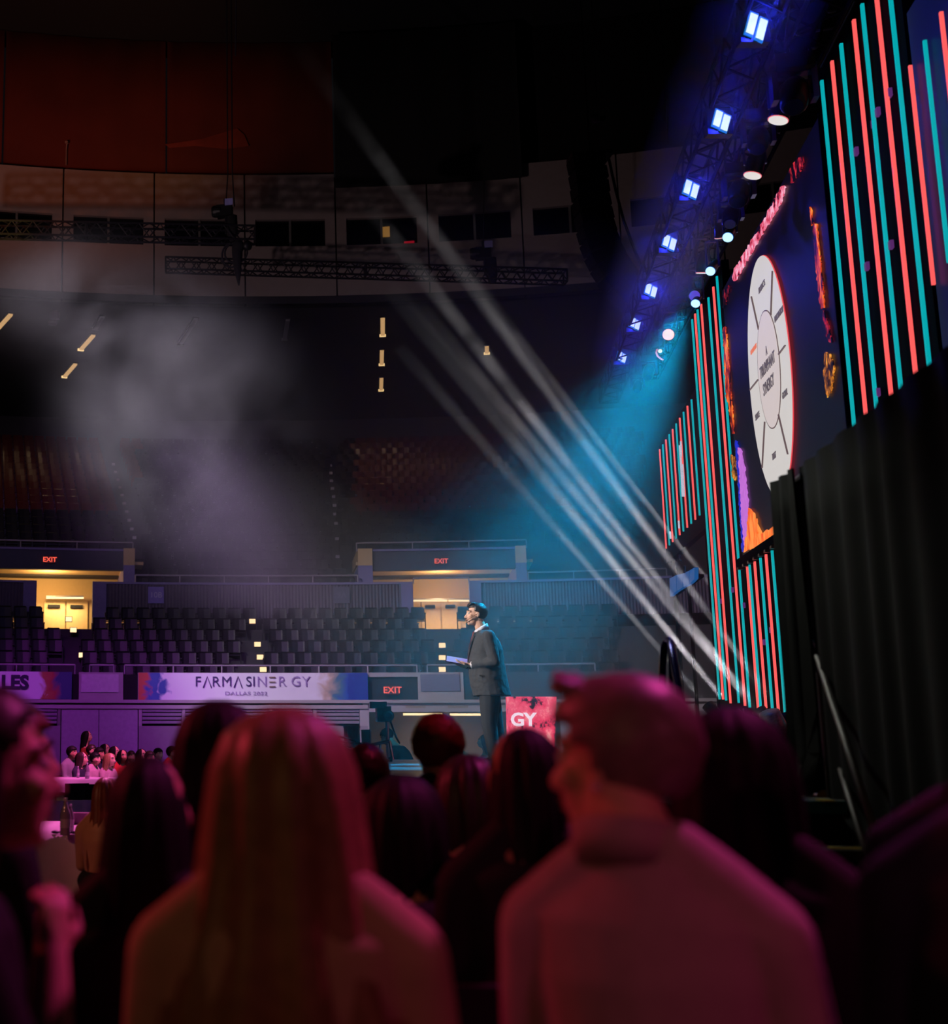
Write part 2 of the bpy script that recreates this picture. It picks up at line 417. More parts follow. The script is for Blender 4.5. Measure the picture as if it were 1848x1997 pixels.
# --- mid wall with corrugated cladding
mid = empty('wall_mid', bp(52.7, 0, 6.3), **ST)
clad = pmat('corrugated_cladding', (104, 96, 116), .6, .2)
post = pmat('violet_grey_pilaster', (126, 116, 170), .8)
phm = lambda x: ph(x, 52.7, 1160)
def corr(a, b):
    m = MB(); p0, p1 = phm(a), phm(b); n = max(4, int((b - a) / 3.2)); V = []; Fc = []
    for i in range(n + 1):
        p = p0 + (p1 - p0) * i / n; R = 52.7 + (.0 if i % 2 else .05)
        V += [bp(R, p, 5.9), bp(52.85, p, 5.9), bp(52.85, p, 7.2), bp(R, p, 7.2)]
    for i in range(n):
        for k in range(4): Fc.append((4 * i + k, 4 * i + 4 + k, 4 * i + 4 + (k + 1) % 4, 4 * i + (k + 1) % 4))
    Fc += [(3, 2, 1, 0), (4 * n, 4 * n + 1, 4 * n + 2, 4 * n + 3)]
    child(m.add(V, Fc).build('cladding', clad), mid)
    child(MB().arc(52.62, 52.9, 7.17, 7.25, p0, p1).build('coping', post), mid)
for a, b in ((-420, 45), (207, 782), (938, 1560)): corr(a, b)
for a, b in ((45, 71), (180, 207), (782, 805), (915, 938)):
    child(MB().arc(52.6, 52.9, 5.2, 7.25, phm(a), phm(b)).build('pilaster', post), mid)

# --- vomitories: lit concourse behind the mid wall, beam with rail above
vom = empty('wall_concourse', bp(57.5, 0, 5), **ST)
beamm = pmat('vomitory_beam', (70, 72, 92), .8)
for a, b in ((-420, 275), (690, 1035)):
    child(MB().arc(57.5, 57.8, 4.6, 8.4, ph(a, 57.5, 1150), ph(b, 57.5, 1150)).build('back_wall', tan_wall), vom)
    child(MB().arc(53.4, 57.6, 8.0, 8.12, ph(a, 55, 1150), ph(b, 55, 1150)).build('concourse_ceiling', tan_wall), vom)
    child(MB().arc(52.9, 57.6, 5.2, 5.32, ph(a, 55, 1150), ph(b, 55, 1150)).build('concourse_floor', concrete_dark), vom)
beams = empty('wall_beam', bp(53.4, 0, 7.8), **ST)
for a, b in ((-420, 240), (726, 1004)):
    child(MB().arc(53.3, 53.6, 7.77, 8.5, ph(a, 53.4, 1090), ph(b, 53.4, 1090)).build('beam', beamm), beams)
    child(MB().arc(53.2, 53.65, 8.5, 8.58, ph(a, 53.4, 1090), ph(b, 53.4, 1090)).build('coping', post), beams)
for a, b in ((240, 262), (697, 725), (1004, 1025)):
    p0, p1 = ph(a, 53.4, 1090), ph(b, 53.4, 1090)
    child(MB().arc(53.1, 57.5, 7.95, 8.6, p0, p1).build('side_wall', tan_wall), beams)  # orange light above and bluish light below put into two wall colours
    child(MB().arc(53.1, 57.5, 6.8, 7.95, p0, p1).build('side_wall', post), beams)
# low kneewalls seen across the concourse
for a, b in ((-60, 32), (728, 767), (950, 1002)):
    child(MB().arc(56.6, 56.7, 7.3, 7.62, ph(a, 56.6, 1125), ph(b, 56.6, 1125)).build('knee_wall', tan_wall), vom)
door_m = pmat('tan_door', (214, 182, 126), .6)
k = 3
for a, b in ((86, 127), (130, 171), (822, 858), (861, 897)):
    d = empty('door_%d' % k, bp(57.4, ph((a + b) / 2, 57.4, 1185), 5.3), **ST); k += 1
    child(MB().arc(57.40, 57.46, 5.3, 7.0, ph(a, 57.4, 1185), ph(b, 57.4, 1185)).build('leaf', door_m), d)
    child(MB().arc(57.30, 57.38, 6.72, 6.84, ph(a + 7, 57.4, 1185), ph(b - 10, 57.4, 1185)).build('closer', black_paint), d)
# concourse lamps: fluorescent tubes over the doors
tube_m = emat('warm_tube', (255, 226, 170), 1.6)
def tube_lamp(a, b, y, R, label, power, col=(1.0, .72, .38)):
    t = empty('fluorescent_tube', at_r((a + b) / 2, y, R), **T(label, 'lamp'))
    p0, p1 = at_r(a, y, R), at_r(b, y, R)
    o = MB().tube([p0, p1], .035, 8).build('tube', tube_m); child(o, t)
    child(MB().bar(p0 + Vector((0, 0, .06)), p1 + Vector((0, 0, .06)), .12, .05).build('batten', mull), t)
    m2 = (p0 + p1) / 2
    l = area('tube_light', m2 + Vector((0, 0, -.08)) - HD * .1, m2 + Vector((0, 0, -2)) + HD * -.4, col, power, (p1 - p0).length, .08)
    l.rotation_euler.z = l.rotation_euler.z
tube_lamp(90, 163, 1165.5, 57.0, 'warm fluorescent tube over the concourse doors near the violet pilasters', 60)
tube_lamp(806, 872, 1171, 56.4, 'warm fluorescent tube over the concourse doors beside the speaker\'s head', 40)
tube_lamp(874, 917, 1171, 56.4, 'short warm tube right above the speaker-side concourse door', 30)
tube_lamp(786, 862, 1392.5, 48.0, 'long warm tube under the tunnel header, between the camera and the speaker', 14)
tube_lamp(877, 948, 1393, 48.0, 'warm tube under the tunnel header half hidden by the speaker', 14)
point('concourse_glow_a', bp(55.5, ph(95, 55.5, 1150), 7.5), (1.0, .60, .24), 190, .3)
point('concourse_glow_b', bp(55.5, ph(860, 55.5, 1150), 7.4), (1.0, .66, .36), 150, .3)
point('tunnel_glow', bp(48.4, ph(850, 48.4, 1420), 2.0), (1.0, .70, .45), 18, .2)

# --- rails along the stands
def rail(R, z, h, a, b, y, step, label, endpost=None):
    p0, p1 = ph(a, R, y), ph(b, R, y); n = max(2, int((p1 - p0) * R / .8))
    t = empty('guard_rail', bp(R, (p0 + p1) / 2, z), **T(label, 'railing'))
    child(MB().tube([bp(R, p0 + (p1 - p0) * i / n, z + h) for i in range(n + 1)], .03, 6).build('top_rail', rail_mat), t)
    k = max(1, round((p1 - p0) * R / step))
    for i in range(k + 1):
        p = p0 + (p1 - p0) * i / k
        child(MB().tube([bp(R, p, z - .05), bp(R, p, z + h)], .025, 6).build('post', rail_mat), t)
rail(46.6, 3.56, .24, -200, 146, 1300, 1.9, 'guard rail on the parapet above the LES banner')
rail(46.6, 3.56, .24, 175, 222, 1300, .9, 'short guard rail above the pale board between the two banners')
rail(46.6, 3.56, .24, 243, 813, 1300, 1.6, 'long guard rail above the wide violet banner')
rail(46.6, 3.56, .24, 833, 1160, 1300, 1.5, 'guard rail passing behind the speaker at waist height')
rail(52.75, 7.25, .28, 264, 697, 1125, 1.7, 'guard rail on the mid wall below the smoke')
rail(52.75, 7.25, .28, 1030, 1300, 1125, 1.7, 'guard rail on the mid wall in the teal haze')
rail(53.4, 8.58, .28, -300, 259, 1060, 2.2, 'guard rail on the beam over the concourse with violet pilasters')
rail(53.4, 8.58, .28, 695, 1026, 1060, 2.2, 'guard rail on the beam over the concourse behind the speaker')
rail(52.9, 7.25, .16, 806, 914, 1140, 2.4, 'dark rail across the gap in the mid wall above the speaker\'s door')
# ------------------------------------------------------------------ stand seats: 300 one by one, the rest as one mass
seat_black = pmat('black_seat_plastic', (14, 13, 16), .42, var=.2, spec=.25)
seat_red = pmat('dark_red_seat_plastic', (96, 36, 30), .25, var=.2, spec=.6)
seat_frame = pmat('seat_frame_iron', (20, 20, 22), .5, .3)
def slab(pts, th):
    """curved shell through a grid of rows of points, thickened along +y"""
    n, m = len(pts), len(pts[0]); V = [p for r in pts for p in r] + [(p[0], p[1] + th, p[2]) for r in pts for p in r]; Fc = []
    q = lambda i, j, s=0: s * n * m + i * m + j
    for i in range(n - 1):
        for j in range(m - 1):
            Fc.append((q(i, j), q(i, j + 1), q(i + 1, j + 1), q(i + 1, j))); Fc.append((q(i, j, 1), q(i + 1, j, 1), q(i + 1, j + 1, 1), q(i, j + 1, 1)))
    for j in range(m - 1):
        Fc.append((q(0, j), q(0, j, 1), q(0, j + 1, 1), q(0, j + 1))); Fc.append((q(n - 1, j), q(n - 1, j + 1), q(n - 1, j + 1, 1), q(n - 1, j, 1)))
    for i in range(n - 1):
        Fc.append((q(i, 0), q(i + 1, 0), q(i + 1, 0, 1), q(i, 0, 1))); Fc.append((q(i, m - 1), q(i, m - 1, 1), q(i + 1, m - 1, 1), q(i + 1, m - 1)))
    return V, Fc
xs = (-.235, -.18, 0, .18, .235)
back = MB().add(*slab([[(x * (.86 if r == 4 else 1), -.22 - .10 * (z - .4) + .35 * x * x - (.035 if r == 4 else 0), z) for x in xs]
                       for r, z in enumerate((.38, .5, .68, .82, .875))], .03))
pan = MB().add(*slab([[(x, .02 + .5 * x * x - .10 * (z - .42), z) for x in xs] for z in (.42, .55, .70, .80)], .04))
frm = MB().box((-.265, -.08, .30), (.035, .1, .60)).box((-.265, -.02, .62), (.045, .3, .035)).box((.265, -.08, .30), (.035, .1, .60)).box((.265, -.02, .62), (.045, .3, .035)).box((0, -.1, .34), (.53, .03, .04))
meshes = {}
for key, mt in (('black', seat_black), ('red', seat_red)):
    for nm, b in (('backrest', back), ('seat_pan', pan)):
        me = b.mesh(nm); me.materials.append(mt); meshes[key, nm] = me
frm_me = frm.mesh('arena_seat'); frm_me.materials.append(seat_frame)
def face_in(phi):
    v = -(HD * cos(phi) + RT * sin(phi)); return atan2(v.y, v.x) - pi / 2
count = 0
mass = {'black': MB(), 'red': MB()}
def put_seat(R, phi, z, key, label, group, single=True):
    global count
    p = bp(R, phi, z); rz = face_in(phi)
    if single and count < 300:
        count += 1
        o = inst(frm_me, 'arena_seat', None, p, (0, 0, rz), **T(label, 'seat', group))
        for nm in ('backrest', 'seat_pan'):
            c = meshes[key, nm]; c = bpy.data.objects.new(nm, c); COL.objects.link(c); c.parent = o
    else:
        M = Matrix.Translation(p) @ Matrix.Rotation(rz, 4, 'Z')
        for b in (back, pan, frm):
            mass[key].add([M @ Vector(v) for v in b.v], b.f)
def in_any(x, spans): return any(a <= x <= b for a, b in spans)
def px_of(P):
    v = P - CP; d = v.dot(FW); return PX + F * v.dot(RT) / d, PY - F * v.dot(CU) / d
LOW = [(-60, 124, 'black folding seat in the lower stand beside the violet pilasters', 'seats of the lower stand by the left concourse'),
       (170, 482, 'black folding seat in the lower stand under the 10B sign', 'seats of the lower stand under the 10B sign'),
       (520, 848, 'black folding seat in the lower stand between the lit steps and the speaker', 'seats of the lower stand left of the speaker'),
       (880, 1200, 'black folding seat in the lower stand in the teal haze behind the speaker', 'seats of the lower stand behind the speaker')]
for i in range(6):
    R = 47.45 + .85 * i; z = 3.05 + .46 * i; p = ph(-55, R)
    while True:
        P = bp(R, p, z); x, y = px_of(P)
        if x > 1250: break
        shift = (x - 0) - (5 - i) * 0
        ax = 20 * (i / 5)                      # the aisles run radially
        for a, b, l, g in LOW:
            if a + 6 <= x + (8 * (3 - i) if b < 560 else 0) <= b - 6 and not (i >= 4 and (in_any(x, [(92, 176), (822, 900)]))):
                put_seat(R, p, z, 'black', l, g)
        p += .56 / R
UP_B = (700, 1040, 'dark red seat high in the upper stand above the concourse exit near the speaker', 'upper stand seats above the exit nearer the speaker')
for j in list(range(3, 21)):
    R = 53.85 + .82 * j; z = ztread(j); p = ph(-55, R, 1000)
    while True:
        P = bp(R, p, z); x, y = px_of(P)
        if x > 1250: break
        red = (690 < x < 880 and j > 16) or (x < 250 and j > 7)
        aisle = abs(x - (222 + (y - 905) * .28)) < 14 or abs(x - (650 + (y - 900) * .02)) < 13 or abs(x - 1048) < 12
        if not aisle and (j >= 5 or VA1 + .006 < p < VB0 - .006):
            key = 'red' if (x < 270 or x > 690) and j > 8 else 'black'
            inB = UP_B[0] <= x <= UP_B[1]
            put_seat(R, p, z, key, UP_B[2], UP_B[3], single=inB)
        p += .56 / R
for j in range(0, 3):
    R = 53.85 + .82 * j; z = ztread(j); p = VA1 + .006
    while p < VB0 - .004:
        put_seat(R, p, z, 'black', '', '', single=False); p += .56 / R
allm = MB(); nb = None
V = mass['black'].v + mass['red'].v
o = len(mass['black'].v)
sm = MB(); sm.add(mass['black'].v, mass['black'].f); nb = len(sm.f); sm.add(mass['red'].v, mass['red'].f)
so = sm.build('upper_stand_seats', seat_black, kind='stuff', label='rows of dark folding seats filling the rest of the upper stand', category='seats')
so.data.materials.append(seat_red)
so.data.polygons.foreach_set('material_index', [0] * nb + [1] * (len(sm.f) - nb))

# ------------------------------------------------------------------ aisle lights, row plates, section signs
step_m = emat('step_lamp', (255, 214, 160), 1.6)
step_l = [((134, 1207), 'step light topmost in the aisle below the concourse with pilasters'), ((143, 1228), 'second step light down in the aisle below the pilasters'), ((160, 1277), 'lowest step light of the aisle over the pale board'),
          ((492, 1211), 'topmost step light of the aisle above the violet banner'), ((502, 1256), 'second step light down in the aisle above the violet banner'),
          ((507, 1281), 'third step light down in the aisle above the violet banner'), ((513, 1305), 'lowest step light of the aisle, on the violet banner\'s top edge'),
          ((862, 1258), 'topmost step light of the aisle left of the speaker\'s tablet'), ((862, 1282), 'middle step light just left of the speaker\'s tablet'), ((862, 1305), 'lowest step light below the speaker\'s tablet')]
def on_low(x, y):
    best = None
    for k in range(120):
        R = 46.3 + k * .06; P = at_r(x, y, R); zs = 3.05 + .46 * ((R - 47.0) / .85) + .1
        if best is None or abs(P.z - zs) < best[0]: best = (abs(P.z - zs), R, P)
    return best[2], best[1]
for (x, y), l in step_l:
    P, R = on_low(x, y); P = at_r(x, y, R - .25)
    t = empty('step_light', P, face_in(ph(x, R)), **T(l, 'light'))
    MB().box((0, 0, 0), (.22, .06, .16)).build('lens', step_m, t)
    MB().box((0, -.05, 0), (.26, .06, .20)).build('housing', black_paint, t)
plate_m = pmat('row_plate_white', (200, 196, 205), .6)
def on_up(x, y):
    best = None
    for k in range(220):
        R = 53.5 + k * .08; P = at_r(x, y, R); zs = 6.75 + .47 * (R - 53.4) / .82 + .15
        if best is None or abs(P.z - zs) < best[0]: best = (abs(P.z - zs), R, P)
    return best[2], best[1]
for xs_, ys_, l, g in (([221, 225, 230, 234, 238, 242, 247, 252, 257, 262], [905, 920, 935, 950, 965, 981, 997, 1014, 1031, 1048], 'small pale row plate on the aisle steps in the smoke', 'row plates of the aisle in the smoke'),
                       ([644, 645, 646, 648, 650, 652, 653, 655, 657, 658], [907, 922, 937, 952, 968, 985, 1002, 1020, 1050, 1085], 'small pale row plate on the aisle steps left of the red seats', 'row plates of the aisle left of the red seats')):
    for x, y in zip(xs_, ys_):
        P, R = on_up(x, y)
        inst(MB().box((0, 0, 0), (.16, .03, .12)).mesh('row_plate'), 'row_plate', None, at_r(x, y, R - .2), (0, 0, face_in(ph(x, R, y))), **T(l, 'sign', g)).data.materials.append(plate_m)
def sign(name, px, py, R, wm, hm, face_mat, body, tsize, tmat, label, box=None, bold=0.0, depth=.04):
    P = at_r(px, py, R); phi = ph(px, R, py); t = empty(name, P, face_in(phi), **T(label, 'sign'))
    MB().box((0, 0, 0), (wm, depth, hm)).build('box', box or face_mat, t)
    if box is not None: MB().box((0, depth / 2 + .004, 0), (wm * .9, .008, hm * .86)).build('face', face_mat, t)
    text_obj(body, tsize, tmat, (0, depth / 2 + .014, -tsize * .02), (-1, 0, 0), (0, 0, 1), t, bold=bold)
    return t
exit_face = emat('exit_face_dark', (60, 8, 12), .8); exit_txt = emat('exit_letters_red', (255, 92, 70), 1.25)
sign('exit_sign', 97, 1091, 53.25, .40, .29, exit_face, 'EXIT', .255, exit_txt, 'red EXIT sign on the beam over the concourse with violet pilasters', black_paint, bold=.004)
sign('exit_sign', 860, 1094, 53.25, .40, .29, exit_face, 'EXIT', .255, exit_txt, 'red EXIT sign on the beam above the speaker\'s head', black_paint, bold=.004)
sign('exit_sign', 765, 1345.5, 46.5, .44, .32, exit_face, 'EXIT', .29, exit_txt, 'red EXIT sign on the dark fascia left of the speaker\'s jacket', black_paint, bold=.004)
violet_sign = pmat('violet_sign_board', (132, 116, 196), .7)
sign('section_sign', 304, 1160, 52.6, .60, .62, violet_sign, '10B', .30, pmat('sign_letters_pale', (190, 180, 215), .6), 'square violet section sign reading 10B on the corrugated wall')
sign('section_sign', 666, 1160, 52.6, .60, .62, pmat('dull_sign_board', (92, 90, 118), .7), '9A', .30, pmat('sign_letters_dim', (126, 122, 150), .6), 'dim section sign reading 9A at the corrugated wall\'s far end')

# ------------------------------------------------------------------ strip lights under the soffit
lit_m = emat('strip_tube_warm', (196, 154, 104), 1.0)
unlit_m = pmat('unlit_strip', (120, 120, 124), .6)
def strip(a, b, label, lit=True):
    A, B = at_z(*a, 18.05), at_z(*b, 18.05); t = empty('strip_light', (A + B) / 2, **T(label, 'light'))
    child(MB().bar(A, B, .17, .07).build('diffuser', lit_m if lit else unlit_m), t)
    d = (B - A).normalized()
    child(MB().bar(B, B + d * .10, .26, .10).build('end_cap', emat('end_cap_lit', (255, 215, 150), 1.1) if lit else mull), t)
    child(MB().bar(A + Vector((0, 0, .07)), B + Vector((0, 0, .07)), .26, .06).build('housing', black_paint), t)
    if lit:
        m = (A + B) / 2; l = area('strip_light_lamp', m - Vector((0, 0, .1)), m - Vector((0, 0, 5)), (1.0, .66, .36), 12, .25, (B - A).length)
        l.rotation_euler = (0, 0, atan2(d.y, d.x) - pi / 2)
strip((746, 621), (746, 653), 'warm strip light under the soffit, first of the straight row above the red seats')
strip((744.5, 684), (744, 710), 'warm strip light, middle of the straight row above the red seats')
strip((743.5, 738), (743, 760), 'warm strip light, last of the straight row above the red seats')
strip((182, 654), (158, 681), 'slanting warm strip light right of the small hanging loudspeaker')
strip((147, 710), (126, 734), 'slanting warm strip light, lower of the two in the smoke')
strip((21, 613), (-8, 645), 'slanting warm strip light at the photo\'s edge')
strip((949, 676), (949, 688), 'short warm strip light shining through the white beams')
for a, b, l in (((200, 618), (186, 640), 'unlit strip light just above the slanting warm one'), ((382, 622), (352, 670), 'unlit strip light in the middle of the soffit, in the smoke'), ((561, 624), (555, 660), 'unlit strip light on the dark soffit left of the straight row')):
    strip(a, b, l, False)

# ------------------------------------------------------------------ banners on the parapet
def banner_mat(name, stops):
    """white vinyl with dye-cloud ends (object x runs 0..1 over the banner)"""
    m = bpy.data.materials.new(name); m.use_nodes = True; nt = m.node_tree; b = nt.nodes['Principled BSDF']
    at = nt.nodes.new('ShaderNodeAttribute'); at.attribute_name = 'u'
    n = nt.nodes.new('ShaderNodeTexNoise'); n.inputs['Scale'].default_value = 2.2; n.inputs['Detail'].default_value = 6; n.inputs['Distortion'].default_value = .8
    tc = nt.nodes.new('ShaderNodeTexCoord'); nt.links.new(tc.outputs['Object'], n.inputs['Vector'])
    ma = nt.nodes.new('ShaderNodeMath'); ma.operation = 'MULTIPLY_ADD'; ma.inputs[1].default_value = .16; nt.links.new(n.outputs['Fac'], ma.inputs[0]); nt.links.new(at.outputs['Fac'], ma.inputs[2])
    cr = nt.nodes.new('ShaderNodeValToRGB'); el = cr.color_ramp.elements
    el[0].position = stops[0][0]; el[0].color = (*lin(stops[0][1]), 1); el[1].position = stops[1][0]; el[1].color = (*lin(stops[1][1]), 1)
    for p, c in stops[2:]:
        e = el.new(p); e.color = (*lin(c), 1)
    nt.links.new(ma.outputs[0], cr.inputs['Fac']); nt.links.new(cr.outputs['Color'], b.inputs['Base Color']); b.inputs['Roughness'].default_value = .55
    return m
def banner(a, b, z0, z1, mat, label):
    p0, p1 = ph(a, 46.4, 1335), ph(b, 46.4, 1335); n = 24; m = MB(); V = []; U = []
    for i in range(n + 1):
        p = p0 + (p1 - p0) * i / n
        for R, z in ((46.40, z0), (46.40, z1), (46.43, z1), (46.43, z0)): V.append(bp(R, p, z)); U.append(i / n)
    Fc = []
    for i in range(n):
        for k in range(4): Fc.append((4 * i + k, 4 * i + 4 + k, 4 * i + 4 + (k + 1) % 4, 4 * i + (k + 1) % 4))
    m.add(V, Fc); o = m.build('banner', mat, **T(label, 'banner'))
    at = o.data.attributes.new('u', 'FLOAT', 'POINT'); at.data.foreach_set('value', U)
    return o
white = (232, 226, 236)
bm1 = banner_mat('banner_dye_right_end', [(.0, white), (.86, white), (.90, (176, 96, 52)), (.95, (170, 52, 40)), (1.0, (50, 74, 120)), (1.06, (36, 60, 110))])
bm2 = banner_mat('banner_dye_both_ends', [(.0, (180, 90, 60)), (.10, (206, 90, 60)), (.125, (60, 96, 170)), (.18, (46, 86, 160)), (.20, white), (.86, white), (.90, (196, 170, 150)), (.95, (70, 120, 140)), (1.0, (30, 60, 170)), (1.08, (28, 50, 150))])
b1 = banner(-150, 140, 2.69, 3.56, bm1, 'violet lit banner with LES lettering and an orange dye cloud at its end')
b2 = banner(270, 717, 2.68, 3.55, bm2, 'wide violet banner lettered FARMASINERGY with blue dye clouds')
ink = pmat('banner_ink_navy', (40, 34, 66), .6); ink_l = pmat('banner_ink_thin', (66, 50, 104), .6); ink_g = pmat('banner_ink_gold', (130, 104, 92), .6); ink_f = pmat('banner_ink_faint', (150, 124, 178), .6)
def curved_text(body, size, x, y, parent, mat, bold=0.0, sx=1.0, name='lettering'):
    phi = ph(x, 46.36, y); P = at_r(x, y, 46.36)
    t = RT * cos(phi) - HD * sin(phi)
    o = text_obj(body, size, mat, P, t, (0, 0, 1), parent, name=name, bold=bold, sx=sx)
    return o
curved_text('LES', .60, 29, 1331.5, b1, ink, .03)
for ch, x, mt in (('F', 386, ink_l), ('Λ', 404, ink_l), ('R', 421, ink_l), ('M', 442, ink_l), ('Λ', 464, ink_l), ('S', 485, ink_l), ('I', 495, ink_l), ('N', 511, ink_f), ('Ξ', 531, ink_g), ('R', 550, ink_f), ('G', 577, ink_f), ('Y', 597, ink_f)):
    if ch == 'Λ':
        c = at_r(x, 1329.5, 46.36); phi = ph(x, 46.36, 1329); t = RT * cos(phi) - HD * sin(phi)
        MB().tube([c + t * -.13 + UP * -.18, c + UP * .18, c + t * .13 + UP * -.18], .02, 4).build('lettering', mt, b2)
    elif ch == 'Ξ':
        c = at_r(x, 1329.5, 46.36); phi = ph(x, 46.36, 1329); t = RT * cos(phi) - HD * sin(phi); m = MB()
        for dz in (-.15, 0, .15): m.bar(c + t * -.1 + UP * dz, c + t * .1 + UP * dz, .02, .035)
        m.build('lettering', mt, b2)
    else: curved_text(ch, .46, x, 1329.5, b2, mt)
curved_text('DALLAS 2022', .16, 480, 1352, b2, ink_f, sx=1.5)
# ------------------------------------------------------------------ LED wall (plane X = 3.6) and its strips of light
XW, SZ = 3.6, 1.15
panel_black = pmat('led_cabinet_black', (5, 5, 6), .9, 0, var=.4, scale=3, spec=.1)
coral, teal_s = emat('coral_led_tube', (255, 92, 90), 1.1, .03), emat('teal_led_tube', (4, 165, 172), 1.0, .05)
glint_m = emat('violet_led_glint', (92, 44, 110), .8)
def strip_panel(name, y0, y1, z0, z1, tubes, label, w=.05, glints=(), back=panel_black):
    """tubes: (Y, z0, z1, colour letter)"""
    t = empty(name, (XW, (y0 + y1) / 2, z0), **T(label, 'light panel'))
    child(MB().box((XW + .10, (y0 + y1) / 2, (z0 + z1) / 2), (.10, y1 - y0, z1 - z0)).build('backing', back), t)
    k = round((z1 - z0) / .62)
    m = MB()
    for i in range(k + 1): m.box((XW + .045, (y0 + y1) / 2, z0 + (z1 - z0) * i / k), (.012, y1 - y0, .025))
    for Y, a, b, c in tubes:
        child(MB().box((XW + .01, Y, (a + b) / 2), (.026, w * .72, b - a)).build('led_tube', coral if c == 'C' else teal_s), t)
    for x, y in glints:
        p = at_x(x, y, XW + .03)
        child(MB().box(p, (.03, .06, .07)).build('led_glint', glint_m), t)  # violet LED reflections on the cabinets, put in as small glowing blocks
    return t
rp = [(12.90, 'T'), (12.52, 'C'), (12.20, 'T'), (11.78, 'C'), (11.52, 'T'), (11.14, 'C'), (10.82, 'T')]
strip_panel('led_strip_tower', 10.70, 13.12, 1.15, 8.35, [(Y, 1.6, 7.88 + (.5 if Y < 12.3 else 0) * 0, c) for Y, c in rp], 'tall tower of seven coral and teal light tubes right of the big screen', .052,
            [(1711, 218), (1669, 295), (1734, 181), (1737, 477), (1690, 519), (1711, 765), (1703, 240)])
lp = [(20.75, 'T', 2.03, 7.98), (20.47, 'C', 2.02, 7.98), (20.24, 'T', 2.0, 7.97), (19.92, 'C', 1.95, 7.95), (19.33, 'T', 1.94, 7.85), (18.92, 'C', 1.89, 7.87), (18.62, 'T', 1.86, 7.92)]
strip_panel('led_strip_tower', 18.45, 20.95, 1.15, 8.1, [(Y, a, b, c) for Y, c, a, b in lp], 'tall tower of coral and teal light tubes at the far edge of the big screen', .055, [(1428, 1150), (1450, 1180), (1406, 1172)])
bp_t = [(18.1, 'C', 1.8), (17.95, 'T', 1.78), (17.63, 'C', 1.66), (17.28, 'T', 1.62), (16.96, 'C', 1.63), (16.62, 'T', 1.63), (16.28, 'C', 1.63), (15.94, 'T', 1.63), (15.6, 'C', 1.63), (15.26, 'T', 1.63), (14.92, 'C', 1.63)]
strip_panel('led_strip_apron', 13.2, 18.4, 1.15, 3.70, [(Y, a, 3.70, c) for Y, c, a in bp_t], 'low row of coral and teal light tubes below the big screen', .05, [(1503, 1228), (1490, 1252)])
far_wing = strip_panel('led_wing_panel', 21.05, 25.35, 4.7, 6.95, [(25.0 - .41 * k, 4.93, 6.82, 'CT'[k % 2]) for k in range(10)], 'small far wing panel of thin coral and teal tubes beyond the tall tower', .04)
wing_blue = emat('wing_panel_blue', (8, 12, 46), 1.0, .4, .8)
wt = strip_panel('led_wing_panel', 7.6, 10.62, 4.3, 7.25, [(10.55, 4.92, 6.76, 'C'), (10.20, 4.97, 6.78, 'T'), (9.83, 4.95, 6.80, 'C'), (9.45, 4.95, 6.8, 'T'), (9.07, 4.95, 6.8, 'C')], 'blue wing panel with thin coral and teal tubes at the photo\'s right edge', .032, back=wing_blue)
# shards of white content on the far wing
shard = emat('white_shard', (205, 205, 225), .9, .3, 30)
m = MB()
for a, b, w_ in (((1325, 868), (1331, 955), .03), ((1329, 905), (1332, 968), .05), ((1327, 860), (1328, 890), .025), ((1323, 1015), (1324, 1030), .03), ((1306, 1036), (1307, 1050), .03)):
    m.bar(at_x(*a, XW - .04), at_x(*b, XW - .04), w_, .02)
child(m.build('white_splash', shard, kind='stuff'), far_wing)
for t_, ya_, yb_, z_ in ((far_wing, 21.4, 25.0, 4.75), (wt, 7.9, 10.3, 4.35)):
    for y_ in (ya_, yb_): child(MB().tube([(XW + .12, y_, 0 if y_ < 8 or y_ > 25 else SZ), (XW + .12, y_, z_)], .04, 8).build('support_leg', panel_black), t_)
# --- main screen
scr_blue = emat('screen_midnight', (5, 5, 17), 1.0, .35, .5)
Y0, Y1, Z0, Z1 = 13.18, 18.38, 3.82, 7.62
sc = empty('led_screen', (XW, (Y0 + Y1) / 2, Z0), **T('big LED screen showing a white segmented wheel', 'screen'))
child(MB().box((XW + .08, (Y0 + Y1) / 2, (Z0 + Z1) / 2), (.12, Y1 - Y0, Z1 - Z0)).build('display', scr_blue), sc)
m = MB().box((XW + .1, Y0 - .01, (Z0 + Z1) / 2), (.16, .035, Z1 - Z0 + .1)).box((XW + .1, Y1 + .01, (Z0 + Z1) / 2), (.16, .035, Z1 - Z0 + .1))
m.box((XW + .04, (Y0 + Y1) / 2, Z0 - .05), (.22, Y1 - Y0, .10))
child(m.build('bezel', panel_black), sc)
m = MB()
for k in range(16): m.box((XW - .03, Y0 + .2 + .33 * k, Z0 - .10), (.07, .09, .07))
child(m.build('clamp', pmat('clamp_steel', (70, 70, 74), .4, .7), kind='stuff'), sc)
